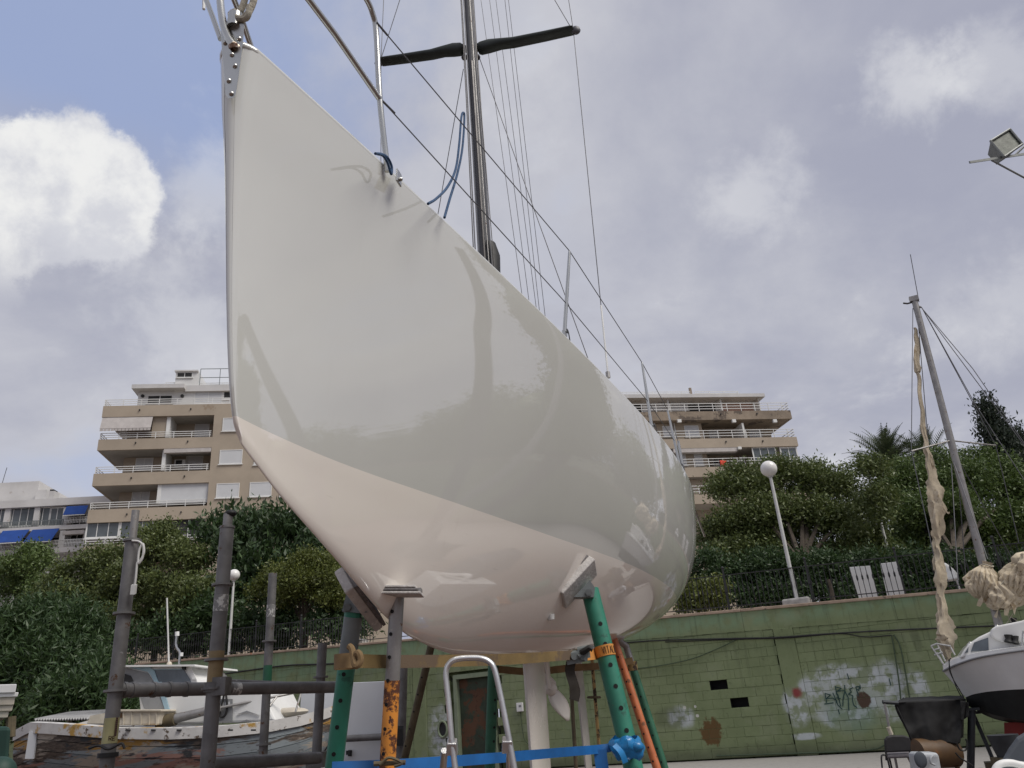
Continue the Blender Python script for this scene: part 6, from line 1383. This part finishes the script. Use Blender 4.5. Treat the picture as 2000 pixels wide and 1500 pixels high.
tube('torn_strip', curve([SP(x, y, .03) for x, y in ((1815, 885), (1823, 900), (1824, 915), (1820, 905))], 4), .010, 'sail', ts, 6)
# sail bundled on the boom
sbn = thing('sail_bundle', 'crumpled cream sail bundled on the boom of the small sailboat above the wall', 'sail', SP(1955, 1165))
def crumple(name, c, rx, ry, rz, seed, amp=.22):
    r2 = np.random.default_rng(seed); ph = r2.random((6, 3))*6; P = []
    for i in range(25):
        a_ = math.pi*i/24; row = []
        for j in range(33):
            t_ = 2*math.pi*j/32; d_ = np.array([math.sin(a_)*math.cos(t_), math.sin(a_)*math.sin(t_), math.cos(a_)]); k_ = 1.0
            for f_ in range(6): k_ += amp/(1+f_*.6)*math.sin((2+f_*1.7)*(d_@np.array([math.cos(ph[f_, 0]), math.sin(ph[f_, 0]), math.sin(ph[f_, 1])]))*1.6+ph[f_, 2])*.5*math.sin(a_)
            k_ -= amp*.35*abs(math.sin(5*t_+2*a_))*math.sin(a_)
            row.append(np.asarray(c)+CX*d_[0]*rx*k_+SN*d_[1]*ry*k_+CY*d_[2]*rz*k_)
        P.append(row)
    return MB().grid(P).build(name, 'sail', sbn, True)
def pleat(name, top, bot, rad, seed, n_p=9, prof=None):
    r2 = np.random.default_rng(seed); top, bot = np.asarray(top), np.asarray(bot); ax = nrm(bot-top); e1 = nrm(CX-ax*(CX@ax)); e2 = np.cross(ax, e1); P = []
    prof = prof or [(0, .30), (.06, .22), (.14, .38), (.32, .85), (.55, 1.0), (.75, .85), (.92, .42), (1, .12)]
    ph = r2.random(4)*6
    for f in np.linspace(0, 1, 64):
        rr = rad*np.interp(f, [p[0] for p in prof], [p[1] for p in prof]); row = []; c = lerp(top, bot, f)+e1*rad*.10*math.sin(f*5+ph[0])
        for j in range(109):
            t_ = 2*math.pi*j/108; fold = abs(math.sin(n_p/2*t_+1.6*math.sin(f*5+ph[1])+ph[2]))**.7+.35*abs(math.sin(n_p*t_-2.2*math.sin(f*7+ph[3])))-.3*abs(math.sin(9*f+1.5*math.sin(3*t_))); fold2 = math.sin(3*t_+f*7+ph[3]); fold3 = abs(math.sin(7*f+2*t_+ph[0]))
            row.append(c+(math.cos(t_)*e1*1.1+math.sin(t_)*e2*.9)*rr*(.74+.24*fold+.09*fold2+.06*fold3))
        row[-1] = row[0]; P.append(row)
    return MB().grid(P).build(name, 'sail', sbn, True)
pleat('sail_fold', SP(1928, 1098, .05), SP(1918, 1176, .05), .25, 1, 17); pleat('sail_fold', SP(1906, 1120, .1), SP(1906, 1168, .12), .14, 2, 11)
pleat('sail_fold', SP(2006, 1088, .05), SP(1978, 1172, .05), .28, 4, 19); pleat('sail_fold', SP(1955, 1138, .1), SP(1958, 1190, .12), .22, 5, 9, [(0, .5), (.3, .9), (.6, 1), (.85, .8), (1, .5)]); pleat('sail_fold', SP(1972, 1140, .02), SP(1976, 1184, .05), .2, 6, 8, [(0, .5), (.3, .9), (.6, 1), (.85, .8), (1, .4)]); pleat('sail_fold', SP(2050, 1070, 0), SP(2030, 1160, 0), .42, 7, 12); pleat('sail_fold', SP(1938, 1160, .1), SP(1946, 1192, .12), .13, 9, 6)
for k, (x0, y0, dx_, L_) in enumerate(((1950, 1172, -6, 34), (1962, 1176, 3, 26), (1974, 1170, 8, 30), (1944, 1165, -10, 22), (1915, 1160, -4, 24))):
    o = MB().ribbon(curve([SP(x0, y0, .18), SP(x0+dx_*.4+3, y0+L_*.4, .2), SP(x0+dx_, y0+L_, .17)], 5), .05+.02*(k % 3), lambda f, k=k: CX*math.cos(f*2.5+k)+SN*math.sin(f*2.5+k)).build('loose_edge', 'sail', sbn, True)
for (x, y, rr) in ((1928, 1106, .105), (1952, 1146, .20), (2001, 1096, .12)):
    c = SP(x, y, .05); tube('lashing', [c+rr*(math.cos(t_)*CX*(1 if rr < .15 else .55)+math.sin(t_)*SN)+CY*(.02*math.sin(2*t_) if rr < .15 else rr*.8*math.cos(t_)) for t_ in np.linspace(0, 2*math.pi, 22)], .010, 'rope', sbn, 6)

# ================================================================== CLUTTER, RIGHT
YC = 13.4
mc = thing('covered_machine', 'boxy machine draped in a creased black tarpaulin under the small sailboat bow', 'machine cover', AY(1825, 1470, YC)*(1, 1, 0))
r_ = np.random.default_rng(3)
def cloth(pts_, n1=40, n2=32, amp=.05, depth=.0):
    A, B_, C2, D2 = [AY(*p) for p in pts_]; P = []
    for i in range(n1):
        u = i/(n1-1); row = []
        for j in range(n2):
            v = j/(n2-1); p = lerp(lerp(A, B_, u), lerp(D2, C2, u), v)
            p = p+FW*(1, 1, 0)*amp*(2.2*noise.noise(Vector((u*2.2+v*.8, v*1.1, pts_[0][0]*.1)))+1.5*abs(noise.noise(Vector((u*3.2+v*1.5, v*.9-u*.6, 3.3))))+.15*noise.noise(Vector((u*9, v*5, 7))))+CY*amp*.5*noise.noise(Vector((u*6, 1, 2)))*v; row.append(p)
        P.append(row)
    return P
mb = MB(); mb.grid(cloth(((1748, 1372, YC+.0), (1885, 1365, YC), (1874, 1450, YC-.05), (1786, 1463, YC-.05)), amp=.07))
mb.grid(cloth(((1748, 1372, YC), (1885, 1365, YC), (1880, 1358, YC+.9), (1770, 1362, YC+.9)), amp=.02)); mb.grid(cloth(((1748, 1372, YC), (1765, 1362, YC+.9), (1790, 1440, YC+.8), (1785, 1455, YC-.05)), amp=.02)); mb.grid(cloth(((1885, 1365, YC), (1880, 1358, YC+.9), (1880, 1440, YC+.8), (1874, 1442, YC-.05)), amp=.02))
o = mb.build('tarpaulin', 'clothblack', mc, True); o.modifiers.new('s', 'SOLIDIFY').thickness = .01
mb = MB(); mb.grid(cloth(((1876, 1368, YC-.1), (1894, 1372, YC-.1), (1893, 1400, YC-.1), (1878, 1408, YC-.1)), 14, 14, .03)); o = mb.build('tarpaulin_flap', 'clothblack', mc, True); o.modifiers.new('s', 'SOLIDIFY').thickness = .01
ft_ = thing('tank', 'rusty orange cylindrical tank under the black tarpaulin', 'tank', AY(1830, 1480, YC+.1)*(1, 1, 0))
ca, cb_ = AY(1788, 1472, YC-.05), AY(1862, 1470, YC+.15); MB().tube([lerp(ca, cb_, -.02), ca, cb_, lerp(ca, cb_, 1.06)], [.16, .21, .21, .15], 22).build('drum', 'tank', ft_, True)
for p in (ca, cb_):
    for s_ in (-.12, .12): tube('leg', [p-zt*.18+SN*s_, p*(1, 1, 0)+SN*s_], .03, 'tank', ft_, 6)
tube('hose', curve([AY(x, y, YC-.2) for x, y in ((1868, 1450), (1875, 1464), (1886, 1465), (1889, 1452), (1886, 1443))], 5), .012, 'cable', ft_, 6); tube('hose', curve([AY(x, y, YC-.2) for x, y in ((1866, 1470), (1875, 1480), (1888, 1488), (1900, 1496))], 5), .012, 'cable', ft_, 6)
gf = thing('clamp_stand', 'thin metal stick frame hooked over the left end of the black tarpaulin', 'frame', AY(1735, 1500, YC)*(1, 1, 0))
tube('bar', [AY(1724, 1371, YC), AY(1754, 1373, YC)], .03, 'darkstuff', gf, 8); a, b_ = AY(1727, 1371, YC), AY(1740, 1438, YC); tube('stick', [a, ext(a, b_)], .02, 'galv', gf, 8); tube('stick_end', [AY(1735, 1420, YC-.03), AY(1741, 1435, YC-.03)], .034, 'cream', gf, 8)
# chair
CYY = 12.9; ch_ = thing('office_chair', 'black stacking chair with a rounded back, turned away at the lower right', 'chair', AY(1755, 1500, CYY)*(1, 1, 0))
pts_ = [(1730, 1470), (1728, 1445), (1733, 1438), (1745, 1436), (1765, 1436), (1776, 1439), (1780, 1447), (1779, 1468)]; P = [AY(x, y, CYY) for x, y in pts_]; Q = [p+np.array([0, .05, 0]) for p in P]; n_ = len(P)
bevelled(MB().add(P+Q, [tuple(range(n_)), tuple(range(2*n_-1, n_-1, -1))]+[(i, n_+i, n_+(i+1) % n_, (i+1) % n_) for i in range(n_)]).build('backrest', 'chairblack', ch_), .02)
P = [AY(x, y, Y) for x, y, Y in ((1731, 1482, CYY+.02), (1778, 1480, CYY+.02), (1780, 1475, CYY+.45), (1735, 1476, CYY+.45))]; Q = [p+zt*.06 for p in P]; bevelled(MB().hexa(P+Q).build('seat', 'chairgrey', ch_), .02)
for x, Y in ((1733, CYY+.02), (1777, CYY+.02), (1737, CYY+.43), (1776, CYY+.43)):
    a = AY(x, 1480, Y); tube('leg', [a, a*(1, 1, 0)], .014, 'chairblack', ch_, 8)
for x in (1731, 1778): tube('back_stay', [AY(x, 1485, CYY+.04), AY(x-1, 1462, CYY+.02)], .014, 'chairblack', ch_, 8)
tube('arm_frame', curve([AY(1733, 1476, CYY-.02), AY(1722, 1476, CYY-.1), AY(1723, 1500, CYY-.1)], 4), .012, 'chairblack', ch_, 8)
gb_ = thing('plastic_jerrycan', 'grown pale grey plastic box with a moulded handle beside the black chair'.replace('grown ', ''), 'box', AY(1812, 1500, 12.4)*(1, 1, 0))
P = [AY(x, y, 12.4) for x, y in ((1788, 1520), (1840, 1520), (1834, 1470), (1786, 1470))]; P[0][2] = P[1][2] = .02; D_ = np.array([.05, .35, 0]); bevelled(MB().hexa([P[0], P[1], P[1]+D_, P[0]+D_, P[3], P[2], P[2]+D_, P[3]+D_]).build('body', 'greyplastic', gb_), .05, 3)
tube('handle', curve([AY(1822, 1476, 12.36), AY(1818, 1480, 12.33), AY(1818, 1490, 12.33), AY(1826, 1494, 12.36)], 4), .014, 'greyplastic', gb_, 8); MB().ball(AY(1798, 1484, 12.4), .09, 12, 8, (1, .2, 1.2)).build('stain_panel', 'tarpgrey', gb_, True)
tb = thing('black_tub', 'black plastic tub standing by the wall under the small sailboat keel', 'tub', AY(1968, 1480, 12.2)*(1, 1, 0)); c = AY(1970, 1478, 12.2); MB().tube([c-zt*.0, c+zt*.28], [.14, .20], 18).build('tub', 'darkstuff', tb, True); MB().box(np.array([c[0], c[1], c[2]/2]), (.35, .35, c[2]-.004)).build('stand_block', 'brownpole', tb)
dn = thing('covered_dinghy', 'slate grey tarpaulin over a white dinghy in the bottom right corner', 'boat cover', AY(1990, 1500, 8.0)*(1, 1, 0))
pts_ = [(1938, 1520), (1952, 1490), (1968, 1462), (1984, 1440), (2004, 1428), (2080, 1415), (2080, 1520)]; P = [AY(x, y, 8.0) for x, y in pts_]; Q = [p+np.array([.95, 1.2, 0]) for p in P]; n_ = len(P)
bevelled(MB().add(P+Q, [tuple(range(n_)), tuple(range(2*n_-1, n_-1, -1))]+[(i, n_+i, n_+(i+1) % n_, (i+1) % n_) for i in range(n_)]).build('tarpaulin', 'tarpgrey', dn), .05, 3)
tube('white_rim', curve([AY(x, y, 7.85) for x, y in ((1941, 1525), (1944, 1503), (1955, 1492), (1975, 1490), (2000, 1495), (2060, 1500))], 5), .03, 'white', dn, 12)
P = [AY(x, y, 7.9) for x, y in ((1938, 1512), (2070, 1512))]; MB().box((P[0]+P[1])/2*(1, 1, .5), (1.0, .8, (P[0][2]+P[1][2])/2)).build('hull_body', 'whitegel', dn)

# ================================================================== FLOODLIGHT
FY = 8.5; fp = AY(2040, 300, FY); fd = thing('floodlight', 'square grey floodlight on a bracketed steel arm at the upper right', 'floodlight', fp*(1, 1, 0))
fz = lambda x, y: (1880+x/8.333, 200+y/8.333)
A_, B2, C3, D3 = [AY(*fz(*q), FY+o_) for q, o_ in (((455, 630), 0), ((770, 435), .05), ((975, 680), 0), ((680, 885), -.05))]
nn = nrm(np.cross(B2-A_, D3-A_)); nn = nn if nn@(C0-A_) > 0 else -nn
back = [lerp(p, (A_+C3)/2, .35)-nn*.22 for p in (A_, B2, C3, D3)]
mb = MB(); mb.add([A_, B2, C3, D3]+back, [(4, 5, 6, 7)]+[(i, (i+1) % 4, 4+(i+1) % 4, 4+i) for i in range(4)]); mb.build('housing', 'flood', fd)
mb = MB(); 
for p, q in ((A_, B2), (B2, C3), (C3, D3), (D3, A_)): mb.tube([p, q], .016, 6)
mb.build('rim', 'flood', fd); cc_ = (A_+C3)/2; inner = [lerp(p, cc_, .1)-nn*.012 for p in (A_, B2, C3, D3)]; MB().add(inner, [(0, 1, 2, 3)]).build('glass', 'floodglass', fd)
MB().ball(AY(*fz(620, 640), FY+.06)-nn*.002, .03, 10, 6).build('bulb', 'dark', fd, True)
a, b_ = AY(*fz(115, 975), FY), AY(*fz(1010, 840), FY); MB().box((a+fp+(b_-a)*.0)/2*0+(a+(a+(b_-a)*1.35))/2, (np.linalg.norm(b_-a)*1.35, .03, .035), b_-a, FW).build('arm', 'flood', fd)
tube('brace', [AY(*fz(470, 940), FY), AY(*fz(1330, 1400), FY)], .013, 'flood', fd, 6); tube('brace', [AY(*fz(860, 855), FY), AY(*fz(1000, 720), FY)], .014, 'flood', fd, 6); tube('bracket', [D3, AY(*fz(660, 910), FY)], .02, 'flood', fd, 6)
pp_ = AY(*fz(1335, 840), FY); tube('pole', [pp_*(1, 1, 0), pp_+zt*.4], .07, 'galv', fd, 12)

# ================================================================== RIGHT OF FRAME, MIRRORED IN THE HULL: ADDED BEAM, TREES, HILLS
gy = thing('stripe_beam', 'unseen leaning black gantry leg mirrored as a dark stripe in the glossy hull', 'beam', (9.55, 10.4, 0)); ga_, gt_ = np.array([9.55, 10.4, 0]), np.array([11.2, 7.4, 8.6]); gx = nrm(gt_-ga_); bevelled(MB().box((ga_+gt_)/2, (np.linalg.norm(gt_-ga_), .36, .36), gx, nrm((1, .55, 0))-gx*(nrm((1, .55, 0))@gx), np.cross(gx, nrm((1, .55, 0)))).build('leaning_beam', 'black', gy), .02); MB().box((9.55, 10.4, .25), (.9, 1.4, .5)).build('beam_foot', 'darkstuff', gy)  # unseen, added only to put a dark stripe into the hull reflection
def lumps(T, cs, rs):      # solid balls added inside the mirrored crown to fill out its reflection
    mb = MB()
    for c, q in zip(cs, rs):
        k = len(mb.V); mb.ball(c, q*.93, 18, 12)
        for i in range(k, len(mb.V)):
            v = np.array(mb.V[i]); d_ = v-np.asarray(c); mb.V[i] = tuple(np.asarray(c)+d_*(1+.16*noise.noise(Vector(v*1.1))+.08*noise.noise(Vector(v*3))))
    o = mb.build('crown_filler', 'leaf_mid', T, True); set_tint(o.data, len(o.data.polygons), np.full(len(o.data.polygons), .45))
T = thing('leafy_tree', 'tall dark tree mirrored in the topsides of the big hull', 'tree', (18.6, 17.4, 0), 'trees mirrored in the hull')
BL_ = [(19.8, 15.3, 11.6), (18.8, 16.8, 10.2), (18.6, 17.2, 7.6), (18.4, 17.6, 12.4), (20, 16, 14.5), (21.5, 14.4, 15.2), (19.2, 17.0, 15.5), (19.4, 16.4, 5.4), (19.2, 17.4, 9.8)]; BR_ = [2.1, 2.2, 2.0, 2.2, 2.4, 2.3, 2.4, 1.9, 2.2]; V, Fs, tint = leaves(BL_, BR_, 70000, .2, seed=71, clump=16, asp=.5); lumps(T, BL_, BR_); leaf_obj('crown', V, Fs, tint, 'leaf_mid', T); tube('trunk', [(18.6, 17.4, 0), (18.8, 16.8, 5), (19, 16.6, 9)], [.35, .3, .15], 'bark', T, 8)
Pn = []
for i in range(140):
    az = math.radians(46+i*.75); h_ = 8.6+2.6*math.sin(i*.11)+1.4*math.sin(i*.37+1)+.45*math.sin(i*1.3)+.18*rng.normal(); Pn.append([np.array([math.sin(az)*r_2, math.cos(az)*r_2, z_]) for r_2, z_ in ((92, -.5), (98, h_*.62), (105, h_), (125, h_*.8), (170, h_*.4-.5))])
MB().grid(Pn).build('hills', mat('wooded hillside', (.125, .135, .095), .95, 0, .3, .25, .5, 1.5), None, True, 'structure')

for k, (o_, px_, h_) in enumerate((((18.8, 20.8), 0, 9.0), ((23.5, 18.2), 0, 9.6), ((27.5, 16.5), 0, 8.0))):
    T = thing('leafy_tree', ('first', 'second', 'third')[k]+' tree of the row continuing past the right edge, seen only mirrored in the hull', 'tree', (o_[0], o_[1]+2, 3.2), 'trees mirrored in the hull')
    V, Fs, tint = leaves([(o_[0]+a_, o_[1]+2+b_, z_) for a_, b_, z_ in ((0, 0, h_-1.6), (1.6, -.5, h_-2.6), (-1.3, .5, h_-2.4), (.3, -.4, h_-3.6), (2, -.6, h_-4), (-1.2, 0, h_-4))], [1.9, 1.7, 1.6, 1.8, 1.6, 1.6], 24000, .19, seed=80+k, clump=12); leaf_obj('crown', V, Fs, tint, 'leaf_mid', T); tube('trunk', [(o_[0], o_[1]+2, 3.2), (o_[0], o_[1]+2, 6)], [.2, .1], 'bark', T, 8)
